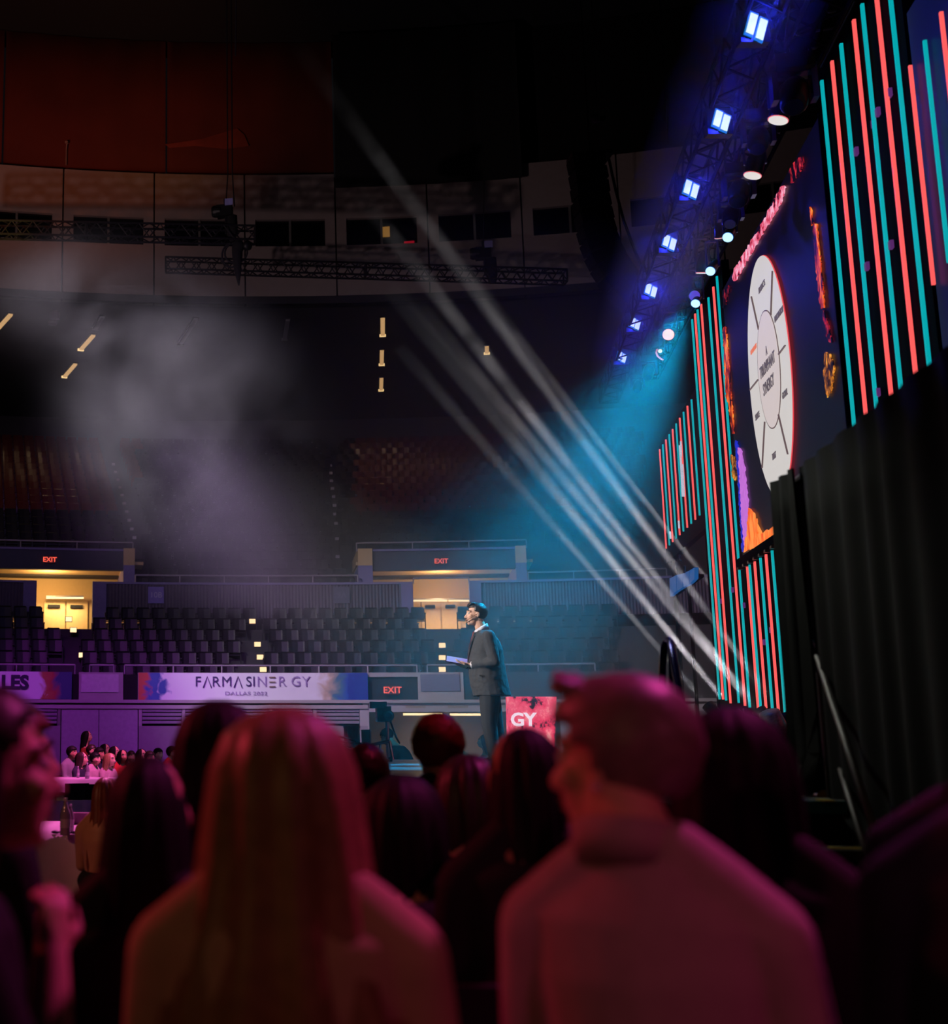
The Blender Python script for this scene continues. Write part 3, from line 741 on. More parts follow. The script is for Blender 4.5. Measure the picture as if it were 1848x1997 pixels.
def splash_mat(name, cols, thr, scale, stretch=3.0):
    m = bpy.data.materials.new(name); m.use_nodes = True; nt = m.node_tree; b = nt.nodes['Principled BSDF']
    tc = nt.nodes.new('ShaderNodeTexCoord'); mp = nt.nodes.new('ShaderNodeMapping'); mp.inputs['Scale'].default_value = (1, 1, 1 / stretch)
    n = nt.nodes.new('ShaderNodeTexNoise'); n.inputs['Scale'].default_value = scale; n.inputs['Detail'].default_value = 6; n.inputs['Roughness'].default_value = .7
    nt.links.new(tc.outputs['Object'], mp.inputs[0]); nt.links.new(mp.outputs[0], n.inputs['Vector'])
    cr = nt.nodes.new('ShaderNodeValToRGB'); el = cr.color_ramp.elements
    el[0].position = thr; el[0].color = (0.002, 0.002, 0.008, 1); el[1].position = thr + .05; el[1].color = (*lin(cols[0]), 1)
    for i, c in enumerate(cols[1:]):
        e = el.new(thr + .05 + .08 * (i + 1)); e.color = (*lin(c), 1)
    nt.links.new(n.outputs['Fac'], cr.inputs['Fac']); nt.links.new(cr.outputs['Color'], b.inputs['Emission Color']); b.inputs['Emission Strength'].default_value = 1.0
    b.inputs['Base Color'].default_value = (.01, .01, .01, 1)
    return m
flame = splash_mat('flame_content', [(150, 24, 14), (240, 90, 30), (255, 170, 60)], .42, 9)
ember = splash_mat('ember_content', [(120, 60, 20), (230, 140, 40), (250, 190, 80)], .43, 16, 2)
redsp = splash_mat('red_splatter', [(150, 20, 40), (240, 60, 70), (255, 120, 120)], .52, 11, 2)
pinks = splash_mat('pink_banner_content', [(210, 50, 80), (240, 120, 150), (250, 190, 215)], .38, 5, 1)
orange = splash_mat('orange_splash', [(240, 60, 30), (255, 110, 40), (255, 150, 70)], .32, 5)
violet_c = emat('violet_splash', (196, 110, 214), 1.0, .25, 14); cobalt = emat('cobalt_splash', (20, 40, 190), 1.0, .3, 10)
def patch(pts, mat, name='splash', X=XW - .006, dep=.012):
    if name == 'splash':      # ragged paint edge
        rj = random.Random(len(pts)); q = []
        for (x0, y0), (x1, y1) in zip(pts, pts[1:] + pts[:1]):
            k = max(2, int(math.hypot(x1 - x0, y1 - y0) / 4))
            for i in range(k): q.append((x0 + (x1 - x0) * i / k + rj.uniform(-1.5, 1.5) * (i > 0), y0 + (y1 - y0) * i / k + rj.uniform(-2.5, 2.5) * (i > 0)))
        pts = q
    P = [at_x(x, y, X) for x, y in pts]; n = len(P)
    V = P + [p + Vector((dep, 0, 0)) for p in P]
    Fc = [tuple(range(n)), tuple(range(2 * n - 1, n - 1, -1))] + [(i, n + i, n + (i + 1) % n, (i + 1) % n) for i in range(n)]
    return child(MB().add(V, Fc).build(name, mat), sc)
patch([(1427, 540), (1433, 520), (1452, 490), (1462, 472), (1480, 445), (1486, 432), (1508, 392), (1524, 362), (1531, 365), (1521, 398), (1500, 432), (1488, 452), (1470, 482), (1452, 514), (1436, 545), (1430, 548)], pinks)
patch([(1538, 336), (1545, 318), (1553, 312), (1564, 304), (1567, 318), (1556, 338), (1545, 356), (1538, 356)], redsp)
patch([(1411, 565), (1418, 555), (1424, 560), (1417, 580), (1412, 602), (1408, 600)], redsp)
patch([(1409, 640), (1413, 636), (1420, 690), (1424, 760), (1428, 800), (1431, 845), (1427, 846), (1420, 790), (1414, 770), (1411, 700)], flame)
patch([(1424, 885), (1432, 890), (1436, 915), (1433, 938), (1427, 930)], ember)
patch([(1433, 858), (1437, 860), (1446, 1035), (1450, 1075), (1446, 1076)], cobalt)
patch([(1437.5, 872), (1446, 880), (1453, 930), (1458, 985), (1462, 1035), (1452, 1072), (1447, 1040)], violet_c)
patch([(1458, 990), (1470, 1000), (1478, 1030), (1474, 1045), (1502, 1030), (1519, 1026), (1519, 1040), (1480, 1062), (1449, 1077), (1455, 1040)], orange, X=XW - .012)
patch([(1584, 432), (1591, 436), (1596, 480), (1600, 520), (1604, 560), (1606, 600), (1600, 602), (1594, 560), (1588, 500)], flame)
patch([(1598, 604), (1606, 606), (1618, 650), (1622, 668), (1612, 662), (1602, 640)], redsp)
patch([(1606, 686), (1618, 690), (1626, 715), (1620, 760), (1612, 775), (1605, 740)], ember)
patch([(1577, 404), (1580, 405), (1584, 430), (1581, 440)], flame)
# --- the wheel: disc, hub, spokes, words (drawn content standing a finger's breadth off the display skin)
wheel_m = emat('wheel_white', (206, 200, 196), 1.0, .03, 3); hub_m = emat('wheel_hub', (206, 192, 190), 1.0, .02); line_m = emat('wheel_line', (92, 72, 74), 1.0); glow_m = emat('wheel_edge_red', (226, 70, 80), 1.0)
wc = at_x(1500.5, 733, XW)
def ell_pts(cx, cy, rx, ry, tilt, n=56):
    # outline given by its look in the photograph, put back on the wall plane
    return [(cx + rx * cos(a) + tilt * ry * sin(a), cy + ry * sin(a)) for a in [2 * pi * i / n for i in range(n)]]
WT = .035
def disc(cx, cy, rx, ry, tilt, X, mat, name):
    patch(ell_pts(cx, cy, rx, ry, tilt), mat, name, X, .01)
disc(1502.3, 733, 41, 236, .062, XW - .012, glow_m, 'wheel_rim')
disc(1500.5, 733, 40.4, 235, .062, XW - .020, wheel_m, 'wheel')
disc(1498.5, 720, 21.5, 116, .055, XW - .030, line_m, 'hub_rim')
disc(1498.0, 720, 20.5, 113.5, .055, XW - .038, hub_m, 'hub')
for a, b in (((1506, 528), (1503, 614)), ((1465, 578), (1479, 642)), ((1517, 692), (1531, 673)), ((1462, 760), (1478, 740)), ((1516, 800), (1536, 885)), ((1491, 822), (1486, 912))):
    child(MB().bar(at_x(*a, XW - .026), at_x(*b, XW - .026), .022, .012).build('spoke', line_m), sc)
ink_s = emat('wheel_text', (92, 82, 88), 1.0); ink_o = emat('wheel_text_orange', (226, 120, 90), 1.0)
def wall_text(body, size, x, y, mat, sx=1.0, bold=0.0):
    child(text_obj(body, size, mat, at_x(x, y, XW - .05), (0, -1, 0), (0, 0, 1), None, sx=sx, bold=bold), sc)
wall_text('TRIUMPHANT', .21, 1495.5, 713, ink_s, .60); wall_text('SYNERGY', .21, 1498, 751, ink_s, .62); wall_text('A', .16, 1494, 684, ink_s, .6)
for s_, x, y, mt in (('PRODUCTS', 1485, 559, ink_s), ('INNOVATION', 1518, 613, ink_s), ('OPPORTUNITY', 1469, 681, ink_o), ('GLOBAL', 1530, 768, ink_s), ('SERVICE', 1476.5, 811, ink_s), ('TRUST', 1509, 889, ink_s)):
    wall_text(s_, .11 if mt is ink_s else .085, x, y, mt, .6)
# blue hung panel low in the distance
t = empty('blue_display', at_x(1330, 1160, 3.5), **T('small dim blue four-part display low beyond the far tower', 'screen'))
bl = emat('dim_blue_display', (16, 84, 150), .9, .2, 3)
q = [(1305, 1128), (1318, 1121), (1331, 1118), (1344, 1112), (1354, 1106)]; q2 = [(1306, 1163), (1319, 1152), (1331, 1145), (1344, 1138), (1354, 1128)]
for i in range(4):
    A, B, C_, D = at_x(*q[i], 3.5), at_x(*q[i + 1], 3.5), at_x(*q2[i + 1], 3.5), at_x(*q2[i], 3.5)
    e = (B - A) * .03; P = [A + e, B - e, C_ - e, D + e]
    child(MB().add(P + [p + Vector((.06, 0, 0)) for p in P], [(0, 1, 2, 3), (7, 6, 5, 4), (0, 4, 5, 1), (1, 5, 6, 2), (2, 6, 7, 3), (3, 7, 4, 0)]).build('panel', bl), t)
m = MB()
for a, b in (((1318, 1095), (1317, 1108)), ((1325, 1082), (1327, 1092)), ((1335, 1103), (1334, 1116)), ((1317, 1108), (1321, 1118))): m.tube([at_x(*a, 3.45), at_x(*b, 3.45)], .02, 6)
child(m.build('cable', mull, kind='stuff'), t)
child(MB().tube([(3.60, at_x(1330, 1140, 3.5).y, SZ), (3.60, at_x(1330, 1140, 3.5).y, at_x(1330, 1140, 3.5).z)], .03, 8).bar((3.60, at_x(1306, 1145, 3.5).y, at_x(1330, 1140, 3.5).z), (3.60, at_x(1354, 1118, 3.5).y, at_x(1330, 1140, 3.5).z), .08, .05).build('stand', panel_black), t)

# ------------------------------------------------------------------ stage
SZ = 1.15
deck_m = pmat('stage_deck_vinyl', (120, 124, 128), .38, var=.25, scale=1.6, spec=.5)
poly = [(-1.50, 19.25), (-.79, 11.42), (-.32, 10.25), (1.05, 8.05), (1.10, 6.95), (2.2, 6.95), (2.2, 8.0), (5.4, 8.0), (5.4, 25.0), (1.5, 25.0), (1.2, 19.25)]
stage = empty('stage', (1.5, 14, 0), **T('wide stage platform with grey deck lit teal, under the speaker', 'stage'))
bm = bmesh.new(); vs_ = [bm.verts.new((x, y, SZ - .04)) for x, y in poly]; bm.faces.new(vs_)
for k in range(-2, 6):
    bmesh.ops.bisect_plane(bm, geom=bm.verts[:] + bm.edges[:] + bm.faces[:], plane_co=(1.22 * k + .3, 0, 0), plane_no=(1, 0, 0))
for k in range(3, 11):
    bmesh.ops.bisect_plane(bm, geom=bm.verts[:] + bm.edges[:] + bm.faces[:], plane_co=(0, 2.44 * k + .2, 0), plane_no=(0, 1, 0))
for f in bm.faces:
    c = f.calc_center_median(); P = [v.co.copy() for v in f.verts]
    if f.normal.z < 0: P.reverse()
    P = [p + (c - p).normalized() * .006 for p in P]; n = len(P)
    child(MB().add(P + [p + Vector((0, 0, .04)) for p in P], [tuple(range(n - 1, -1, -1)), tuple(range(n, 2 * n))] + [(i, (i + 1) % n, n + (i + 1) % n, n + i) for i in range(n)]).build('deck_panel', deck_m), stage)
bm.free()
m = MB(); n = len(poly)
pin = [(x + (1.5 - x) * .015, y + (14 - y) * .006) for x, y in poly]
m.add([(x, y, 0) for x, y in pin] + [(x, y, SZ - .045) for x, y in pin], [(i, (i + 1) % n, n + (i + 1) % n, n + i) for i in range(n)] + [tuple(range(n, 2 * n))])
child(m.build('skirt', pmat('black_skirt_cloth', (12, 12, 14), .9)), stage)
m = MB()
for i in range(n):
    a, b = poly[i], poly[(i + 1) % n]
    m.bar((a[0], a[1], SZ - .03), (b[0], b[1], SZ - .03), .04, .06)
child(m.build('edge_trim', pmat('teal_lit_trim', (60, 140, 150), .3, .4)), stage)  # teal stage light put into the trim colour
# steps at the near end
stairs = empty('stage_stairs', (1.45, 6.4, 0), **T('black stage steps with yellow tape, in front of the black curtain', 'stairs'))
tread_m = pmat('black_tread', (40, 40, 42), .5); tape = pmat('yellow_tape', (220, 190, 90), .6)
for k in range(5):
    z = .95 - .2 * k; y = 6.72 - .38 * k
    child(MB().box((1.42, y, z - .02), (.62, .40, .04)).build('tread', tread_m), stairs)
    child(MB().box((1.66, y - .10, z + .004), (.16, .05, .006)).build('tape', tape), stairs)
child(MB().bar((1.74, 6.95, 1.02), (1.74, 5.0, .02), .04, .16).build('stringer', tread_m), stairs)
child(MB().bar((1.10, 6.95, 1.02), (1.10, 5.0, .02), .04, .16).build('stringer', tread_m), stairs)
child(MB().box(at_z(1609, 1560, 1.156), (.05, .16, .006)).build('tape', tape), stairs)
# handrails
steel_d = pmat('dark_steel_tube', (140, 136, 138), .45, .35); steel_v = pmat('violet_sheen_tube', (40, 38, 110), .2, .6)  # violet LED sheen of the looped rail put into its tube colour
h = empty('stair_handrail', at_d(1600, 1560, 6.9), **T('thin steel handrail leaning in front of the black curtain', 'handrail'))
A = at_d(1578, 1256, 6.95)
child(MB().tube([at_d(1624, 1558, 6.9), at_d(1612, 1440, 6.92), at_d(1594, 1350, 6.94), at_d(1582, 1290, 6.95), A, at_d(1580, 1251, 6.9), at_d(1590, 1270, 6.8), at_d(1640, 1420, 6.2), at_d(1714, 1648, 5.3)], .017, 8).build('top_rail', steel_d, smooth=True), h)
child(MB().tube([at_d(1609, 1466, 6.9), at_d(1626, 1464, 6.85), at_d(1640, 1505, 6.5), at_d(1702, 1706, 5.4)], .014, 8).build('mid_rail', steel_d, smooth=True), h)
child(MB().tube([at_d(1595, 1310, 6.75), at_d(1606, 1440, 6.75), at_d(1617, 1556, 6.8)], .013, 8).build('post', steel_d), h)
child(MB().box(at_d(1618, 1465, 6.88), (.07, .05, .04)).build('clamp', mull), h)
h = empty('stair_handrail', at_d(1312, 1540, 7.6), **T('looped black handrail with a violet sheen, above the pink-jacketed man\'s head', 'handrail'))
child(MB().tube([at_d(x, y, d) for x, y, d in ((1302, 1416, 7.5), (1297, 1395, 7.5), (1291, 1358, 7.5), (1292, 1300, 7.5), (1295, 1262, 7.5), (1299, 1250, 7.5), (1304, 1248, 7.45), (1308, 1254, 7.4), (1316, 1300, 7.2), (1331, 1395, 7.0), (1338, 1440, 6.9))], .021, 10).build('top_rail', steel_v, smooth=True), h)
child(MB().tube([at_d(1309, 1260, 7.4), at_d(1312, 1330, 7.4), at_d(1318, 1420, 7.4), at_d(1322, 1540, 7.4)], .022, 10).build('post', steel_v), h)
child(MB().tube([at_d(1302, 1416, 7.5), at_d(1305, 1540, 7.5)], .021, 10).build('post', steel_v), h)
lampm = emat('red_warning_lens', (255, 64, 52), 1.2)
t = empty('warning_light', at_d(1313, 1417, 7.2), **T('round red warning light at the foot of the looped handrail', 'light'))
MB().ell((0, 0, 0), (.021, .021, .021)).build('lens', lampm, t, True); MB().lathe([(.024, -.03), (.024, -.012)], n=12).build('base', black_paint, t)
MB().tube([(0, 0, -.03), (0, 0, -.3)], .008, 6).build('stalk', steel_v, t)
# black masking curtain on the near side (plane X = 1.74)
vel = pmat('black_velvet', (11, 12, 11), .85, var=.2, scale=5)
def curtain(name, pts, z0, z1, label, amp=.045, wav=.26):
    P = [Vector((x, y, 0)) for x, y in pts]; V = []; Fc = []; s = 0; rows = 9
    L = [0]
    for a, b in zip(P, P[1:]): L.append(L[-1] + (b - a).length)
    n = int(L[-1] / .045)
    for i in range(n + 1):
        d = L[-1] * i / n; k = max(j for j in range(len(P)) if L[j] <= d + 1e-6); k = min(k, len(P) - 2)
        p = P[k].lerp(P[k + 1], (d - L[k]) / (L[k + 1] - L[k])); t = (P[k + 1] - P[k]).normalized(); nn = Vector((-t.y, t.x, 0))
        ph_ = 2 * pi * d / wav + 1.7 * sin(d * 2.3) + sin(d * 5.1)
        for r in range(rows):
            f = r / (rows - 1); z = z0 + (z1 - z0) * f
            o = amp * (1.25 - .55 * f) * sin(ph_ + .5 * sin(3 * f + d)) + (.09 * max(0, .12 - f) / .12 * sin(d * 9) if z0 > .5 else 0)
            V.append(p + nn * o + UP * z)
        for r in range(rows - 1, -1, -1):
            V.append(V[len(V) - 1 - 2 * (rows - 1 - r)] + nn * .012)
    m = 2 * rows
    for i in range(n):
        for k in range(m): Fc.append((i * m + k, (i + 1) * m + k, (i + 1) * m + (k + 1) % m, i * m + (k + 1) % m))
    Fc += [tuple(range(m))[::-1], tuple(range(n * m, n * m + m))]
    return MB().add(V, Fc).build(name, vel, smooth=True, **T(label, 'curtain'))
curtain('stage_curtain', [(1.95, 7.80), (1.72, 7.74), (1.74, 7.35)], 1.16, 2.89, 'end fold of the black curtain falling onto the stage edge', .035, .17)
curtain('stage_curtain', [(1.76, 7.33), (1.80, 2.4)], .02, 2.89, 'long black masking curtain filling the dark side of the stage', .016, .30)
m = empty('curtain_pole', (1.78, 5, 2.9), **T('dark pole carrying the top of the black curtain', 'pole'))
child(MB().tube([(1.85, 7.8, 2.9), (1.80, 2.4, 2.9)], .02, 8).build('pole', steel_d), m)
child(MB().tube([(1.86, 7.78, SZ), (1.86, 7.78, 2.9)], .02, 8).build('upright', steel_d), m)
child(MB().tube([(1.86, 2.4, 0), (1.86, 2.4, 2.9)], .02, 8).build('upright', steel_d), m)
child(MB().box((1.9, 2.4, .02), (.45, .45, .02)).build('base_plate', steel_d), m)
# yellow bag and cable at the curtain's foot
MB().ell(at_d(1606, 1551, 6.9) + Vector((0, 0, .0)), (.035, .03, .03)).ell(at_d(1612, 1556, 6.85), (.03, .03, .02)).build('tape_roll', pmat('yellow_cloth', (190, 150, 80), .8), smooth=True, **T('crumpled yellow tape on the steps at the handrail\'s foot', 'tape'))
# floor mover behind the low strips
# ------------------------------------------------------------------ rigging
truss_m = pmat('black_truss_tube', (34, 33, 38), .45, .5)
truss_k = pmat('matt_black_truss', (8, 8, 10), .95, spec=.08)
def truss(name, a, b, s, label, bays, mat=truss_m, r=.035):
    a, b = Vector(a), Vector(b); d = (b - a); L = d.length; d.normalize(); side = d.cross(UP).normalized()
    t = empty(name, (a + b) / 2, **T(label, 'truss')); cor = [(-1, -1), (1, -1), (1, 1), (-1, 1)]
    off = [side * (x * s / 2) + UP * (z * s / 2) for x, z in cor]
    for o in off: child(MB().tube([a + o, b + o], r, 6).build('chord', mat), t)
    m = MB()
    for i in range(bays):
        p, q = a + d * (L * i / bays), a + d * (L * (i + 1) / bays); h = (p + q) / 2
        for k in range(4):
            A, B = off[k], off[(k + 1) % 4]
            m.tube([p + A, h + B], r * .6, 5, False).tube([h + B, q + A], r * .6, 5, False)
    child(m.build('brace', mat, kind='stuff'), t)
    for e in (a, b, (a + b) / 2):
        m = MB()
        for k in range(4): m.tube([e + off[k], e + off[(k + 1) % 4]], r * .9, 6)
        child(m.build('end_frame', mat), t)
    return t
T1a, T1b = at_d(-160, 444, 36), at_d(497, 458, 36)
truss('hung_truss', T1a, T1b, .42, 'upper hung truss in front of the ring windows, catching yellow light at its left end', 16)
T2a, T2b = at_d(323, 516, 40), at_d(1102, 540, 40)
truss('hung_truss', T2a, T2b, .40, 'long lower hung truss crossing the pale ring wall', 26)
spot('truss_yellow', at_d(-60, 520, 34), at_d(25, 444, 36), (.95, .85, .10), 210, 30, .6)
cable_m = pmat('thin_black_cable', (24, 24, 28), .6)
steel_c = pmat('grey_wire', (70, 66, 76), .5, .5)
def wires(pts, label, d, mat=cable_m, r=.02, cat='cable'):
    m = MB()
    for a, b in pts:
        A, B = at_d(*a, d), at_d(*b, d); m.tube([Vector((A.x, A.y, 30.5)), A, B], r, 6)
    m.build('hanging_cable', mat, **T(label, cat))
wires([((444, 340), (440, 402)), ((453, 340), (457, 402))], 'pair of dark lifting chains above the hoist on the upper truss', 36)
wires([((460, 0), (459, 108))], 'thin pale wire hanging in front of the maroon drape', 34, steel_c)
wires([((1388, 0), (1396, 214))], 'thin wire running up from the second blue lamp', 13.0, steel_c, .006)
wires([((1290, 60), (1303, 280))], 'thin wire falling in front of the black drape, second from the lamps', 24, steel_c, .01)
wires([((1156, 50), (1164, 228))], 'thin wire above the small round horn on the black drape', 30, steel_c, .01)
wires([((944, 340), (942, 478))], 'thin wire above the motor on the lower truss', 40, cable_m, .012)
# chain hoists
def hoist(x, y, d, label, sc=1.0):
    p = at_d(x, y, d); t = empty('chain_hoist', p, **T(label, 'hoist'))
    MB().box((0, 0, 0), (.46 * sc, .30 * sc, .34 * sc)).lathe([(.15 * sc, -.16 * sc), (.18 * sc, -.1 * sc), (.18 * sc, .1 * sc), (.15 * sc, .16 * sc)], (-.22 * sc, 0, .02), 14, (1, 0, 0)).build('motor', pmat('hoist_black', (22, 23, 24), .45, .3), t)
    MB().box((.16 * sc, -.17 * sc, .22 * sc), (.24 * sc, .04, .2 * sc)).build('label_plate', pmat('pale_plate', (130, 130, 190), .5), t)
    MB().tube([(0, 0, .17 * sc), (0, 0, .4 * sc)], .03 * sc, 6).tube([(.05, 0, -.1), (.05, 0, -.7 * sc)], .05 * sc, 8).build('hook', truss_m, t)
    MB().loft([((.22 * sc, .02, -.95 * sc), .08 * sc, .07), ((.22 * sc, .02, -.7 * sc), .17 * sc, .13), ((.22 * sc, .02, -.15 * sc), .15 * sc, .12)], 12).build('chain_bag', pmat('canvas_black', (18, 18, 20), .9), t, True)
hoist(438, 412, 36, 'chain hoist with a pale plate and bag, on the upper hung truss')
hoist(942, 494, 40, 'chain hoist standing up on the lower hung truss, near its right end', 1.1)
m = empty('chain_bag', at_d(465, 490, 36), **T('bundle of cable and a pointed bag hanging between the two hung trusses', 'bag'))
MB().loft([((0, 0, -1.05), .02, .02), ((-.03, 0, -.6), .11, .1), ((-.05, 0, -.05), .15, .12), ((0, 0, .15), .2, .15), ((-.02, 0, .36), .1, .1)], 14).build('bag', pmat('canvas_black', (18, 18, 20), .9), m, True)
MB().tube([(-.22 + .3 * sin(a), .1, -.05 + .38 * cos(a)) for a in [i * .35 for i in range(19)]], .03, 6).tube([(-.1 + .34 * sin(a), .12, .02 + .33 * cos(a)) for a in [i * .35 for i in range(19)]], .03, 6).build('cable_loop', cable_m, m)
MB().lathe([(.12, -.16), (.14, .1), (.1, .16)], (.25, 0, .15), 12, (.4, -.8, -.3)).build('lamp_head', pmat('hoist_black', (22, 23, 24), .45, .3), m, True)
# curved loudspeaker array
arr = empty('line_array', at_d(1150, 312, 30), **T('curved hanging column of black loudspeakers behind the blue lamps', 'loudspeaker'))
path = [(1143, 318), (1147, 345), (1150, 372), (1153, 399), (1158, 426), (1163, 452), (1170, 476), (1179, 499), (1190, 520), (1203, 540), (1218, 558), (1234, 574)]
spk = pmat('black_speaker_grille', (22, 22, 26), .75, var=.4, scale=40)
for i, (x, y) in enumerate(path):
    a = path[max(i - 1, 0)]; b = path[min(i + 1, len(path) - 1)]
    ang = atan2(b[0] - a[0], b[1] - a[1]); p = at_d(x, y, 30)
    R = Matrix.Rotation(YAW, 3, 'Z') @ Matrix.Rotation(-ang, 3, 'Y')
    child(MB().box(p, (.80, .55, .30), R).build('speaker_cabinet', spk), arr)
    child(MB().box(p + R @ Vector((0, -.28, 0)), (.72, .02, .24), R).build('grille', pmat('grille_mesh', (30, 30, 36), .6, .3, var=.5, scale=90)), arr)
child(MB().bar(at_d(1110, 308, 30), at_d(1190, 302, 30), .5, .10).tube([at_d(1150, 303, 30), at_d(1150, 303, 30) + UP * 10.5], .02, 6).build('frame', truss_m), arr)
child(MB().tube([at_d(1186, 305, 30.2), at_d(1200, 370, 30.2), at_d(1216, 430, 30.2), at_d(1238, 490, 30.2), at_d(1258, 535, 30.2)], .035, 6).build('cable', cable_m), arr)
t = empty('horn_speaker', at_d(1163, 232, 30), **T('small grey horn hanging below a wire, left of the curved loudspeakers', 'loudspeaker'))
MB().lathe([(.05, .12), (.09, .05), (.12, -.06), (.13, -.1)], (0, 0, 0), 12, (.5, .8, .2)).build('horn', pmat('dim_grey_plastic', (80, 78, 84), .6), t, True); MB().box((.1, .1, .02), (.22, .16, .14)).build('body', spk, t)
t = empty('hanging_loudspeaker', at_d(107, 617, 48.9), **T('small boxy loudspeaker pair hanging from the soffit in the smoke', 'loudspeaker'))
MB().box((0, 0, .08), (.34, .3, .36)).build('cabinet', pmat('smoky_grey_box', (92, 88, 94), .7), t); MB().lathe([(.18, -.06), (.2, .02), (.14, .1)], (-.09, 0, -.26), 12).build('horn', pmat('smoky_grey_box', (92, 88, 94), .7), t); MB().tube([(0, 0, .26), (0, 0, .42)], .015, 6).build('hanger', truss_m, t)
t = empty('wall_bracket', at_r(129, 310, 53.0), **T('thin pale bracket standing on the ring wall below the maroon drape', 'bracket'))
MB().tube([(0, 0, -.25), (0, 0, .4), (.05, -.1, .62)], .025, 6).box((.05, -.12, .66), (.12, .1, .08)).build('arm', pmat('pale_bracket', (150, 120, 110), .6), t)

# ------------------------------------------------------------------ lamps over the wall
tr_a, tr_b = at_x(1540, 20, 2.62), at_x(1196, 722, 2.62)
truss('lamp_truss', (2.58, 8.6, 7.52), (2.58, 23.4, 7.52), .30, 'black lamp truss carrying the row of blue two-cell lamps', 26, truss_k, r=.02)
truss('wall_truss', (3.25, 8.6, 7.95), (3.25, 23.4, 7.95), .36, 'black truss close over the screen, carrying the round spotlights', 24, truss_k, r=.022)
cell = emat('blue_white_cell', (218, 240, 244), 1.15, .02); fringe_m = emat('cell_fringe_cyan', (14, 110, 190), 1.0, .05)
lamp_black = pmat('lamp_housing_black', (14, 14, 17), .4, .3)
BL = [(1473, 53), (1405, 236), (1346, 369), (1304, 473), (1268, 566), (1237, 631), (1211, 696)]
ord_ = ['largest and highest', 'second', 'third', 'fourth', 'fifth', 'sixth', 'smallest and lowest, seventh']
for i, (x, y) in enumerate(BL):
    p = at_x(x, y, 2.5); t = empty('blinder_lamp', p, **T('blue-white two-cell lamp, %s of the row going down towards the far wing' % ord_[i], 'lamp', 'blue two-cell lamps along the lamp truss'))
    d = (p - CP).dot(FW); k = d / F
    wpx = (13.5, 12, 10.5, 9.5, 8.5, 8, 7)[i]; hpx = (37, 28, 24, 20, 18, 16, 15)[i]; gpx = (19, 15, 14, 12.5, 11, 9.5, 9)[i]
    for sgn in (-1, 1):
        c = RT * (sgn * gpx / 2 * k) - CU * (sgn * gpx * .28 * k); sh = RT * (.26 * hpx / 2 * k) + CU * (hpx / 2 * k); ww_ = RT * (wpx / 2 * k) - CU * (wpx * .22 * k)
        q = [c - ww_ - sh, c + ww_ - sh, c + ww_ + sh, c - ww_ + sh]; n_ = -FW * .03
        V = [v for v in q] + [v + n_ for v in q]
        MB().add(V, [(3, 2, 1, 0), (4, 5, 6, 7)] + [(j, (j + 1) % 4, 4 + (j + 1) % 4, 4 + j) for j in range(4)]).build('cell', cell, t)
        q2 = [v + (v - c) * .22 + FW * .004 for v in q]; V = q2 + [v + n_ * .7 for v in q2]
        MB().add(V, [(3, 2, 1, 0), (4, 5, 6, 7)] + [(j, (j + 1) % 4, 4 + (j + 1) % 4, 4 + j) for j in range(4)]).build('cell_fringe', fringe_m, t)  # cyan fringe of light round the cell, put in as a glowing plate
    MB().box(FW * .07, (.24, .1, .26), Matrix.Rotation(YAW, 3, 'Z')).build('housing', lamp_black, t)
    MB().bar(Vector((-.14, .06, 0)), Vector((-.10, .05, .17)), .03, .02).bar(Vector((.14, .06, 0)), Vector((.10, .05, .17)), .03, .02).bar(Vector((-.11, .05, .17)), Vector((.11, .05, .17)), .03, .03).build('yoke', lamp_black, t)
    point('blinder_glow', p - FW * .10, (.02, .03, 1.0), 15 if i else 20, .03)
    MB().tube([Vector((0, .06, .15)), Vector((2.58 - p.x, .06, 7.38 - p.z))], .012, 6).build('hook_clamp', lamp_black, t)
disc_m = emat('pale_lens', (224, 218, 214), 1.05, .05, 30); disc_r = emat('pink_lens_edge', (226, 96, 110), 1.0)
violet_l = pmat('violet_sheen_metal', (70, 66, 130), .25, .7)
def parcan(x, y, X, r, axis, label, lens, edge=None, body=.3, tip=None, power=0, col=(1, 1, 1)):
    p = at_x(x, y, X); ax = Vector(axis).normalized(); t = empty('spot_lamp', p, **T(label, 'lamp'))
    MB().lathe([(r * .98, 0), (r, .02), (r * .95, body * .5), (r * .6, body), (r * .35, body * 1.1)], (0, 0, 0), 18, ax).build('can', lamp_black, t, True)
    MB().lathe([(r * .90, -.012), (r * .90, .004)], (0, 0, 0), 18, ax).build('lens', lens, t)
    if edge is not None:
        MB().lathe([(r * .97, -.006), (r * .97, .003)], (0, 0, 0), 18, ax).build('lens_rim', edge, t)
    MB().bar(ax * .12 + Vector((-r * 1.1, 0, 0)), ax * .12 + Vector((-r * 1.1, 0, .32)), .03, .02).bar(ax * .12 + Vector((r * 1.1, 0, 0)), ax * .12 + Vector((r * 1.1, 0, .32)), .03, .02).bar(ax * .12 + Vector((-r * 1.1, 0, .32)), ax * .12 + Vector((r * 1.1, 0, .32)), .03, .02).build('yoke', violet_l, t)
    MB().tube([ax * .12 + Vector((0, 0, .32)), Vector((3.07 - p.x, 0, 7.79 - p.z))], .014, 6).build('hook_clamp', lamp_black, t)
    return p, t
down = (.35, -.10, 1.0)
parcan(1517, 233, 3.0, .095, (.30, .0, 1), 'large white-lensed spotlight highest on the wall truss', disc_m, disc_r, .34)
parcan(1467, 341, 3.0, .092, (.30, .0, 1), 'large white-lensed spotlight, second along the wall truss', disc_m, disc_r, .34)
parcan(1402, 462, 3.0, .055, (-.1, -.6, 1), 'small pale spotlight beside the upper bright teal lens', disc_m, disc_r, .22)
parcan(1368, 531, 3.0, .075, (.1, -.3, 1), 'pale spotlight beside the middle bright teal lens', disc_m, disc_r, .24)
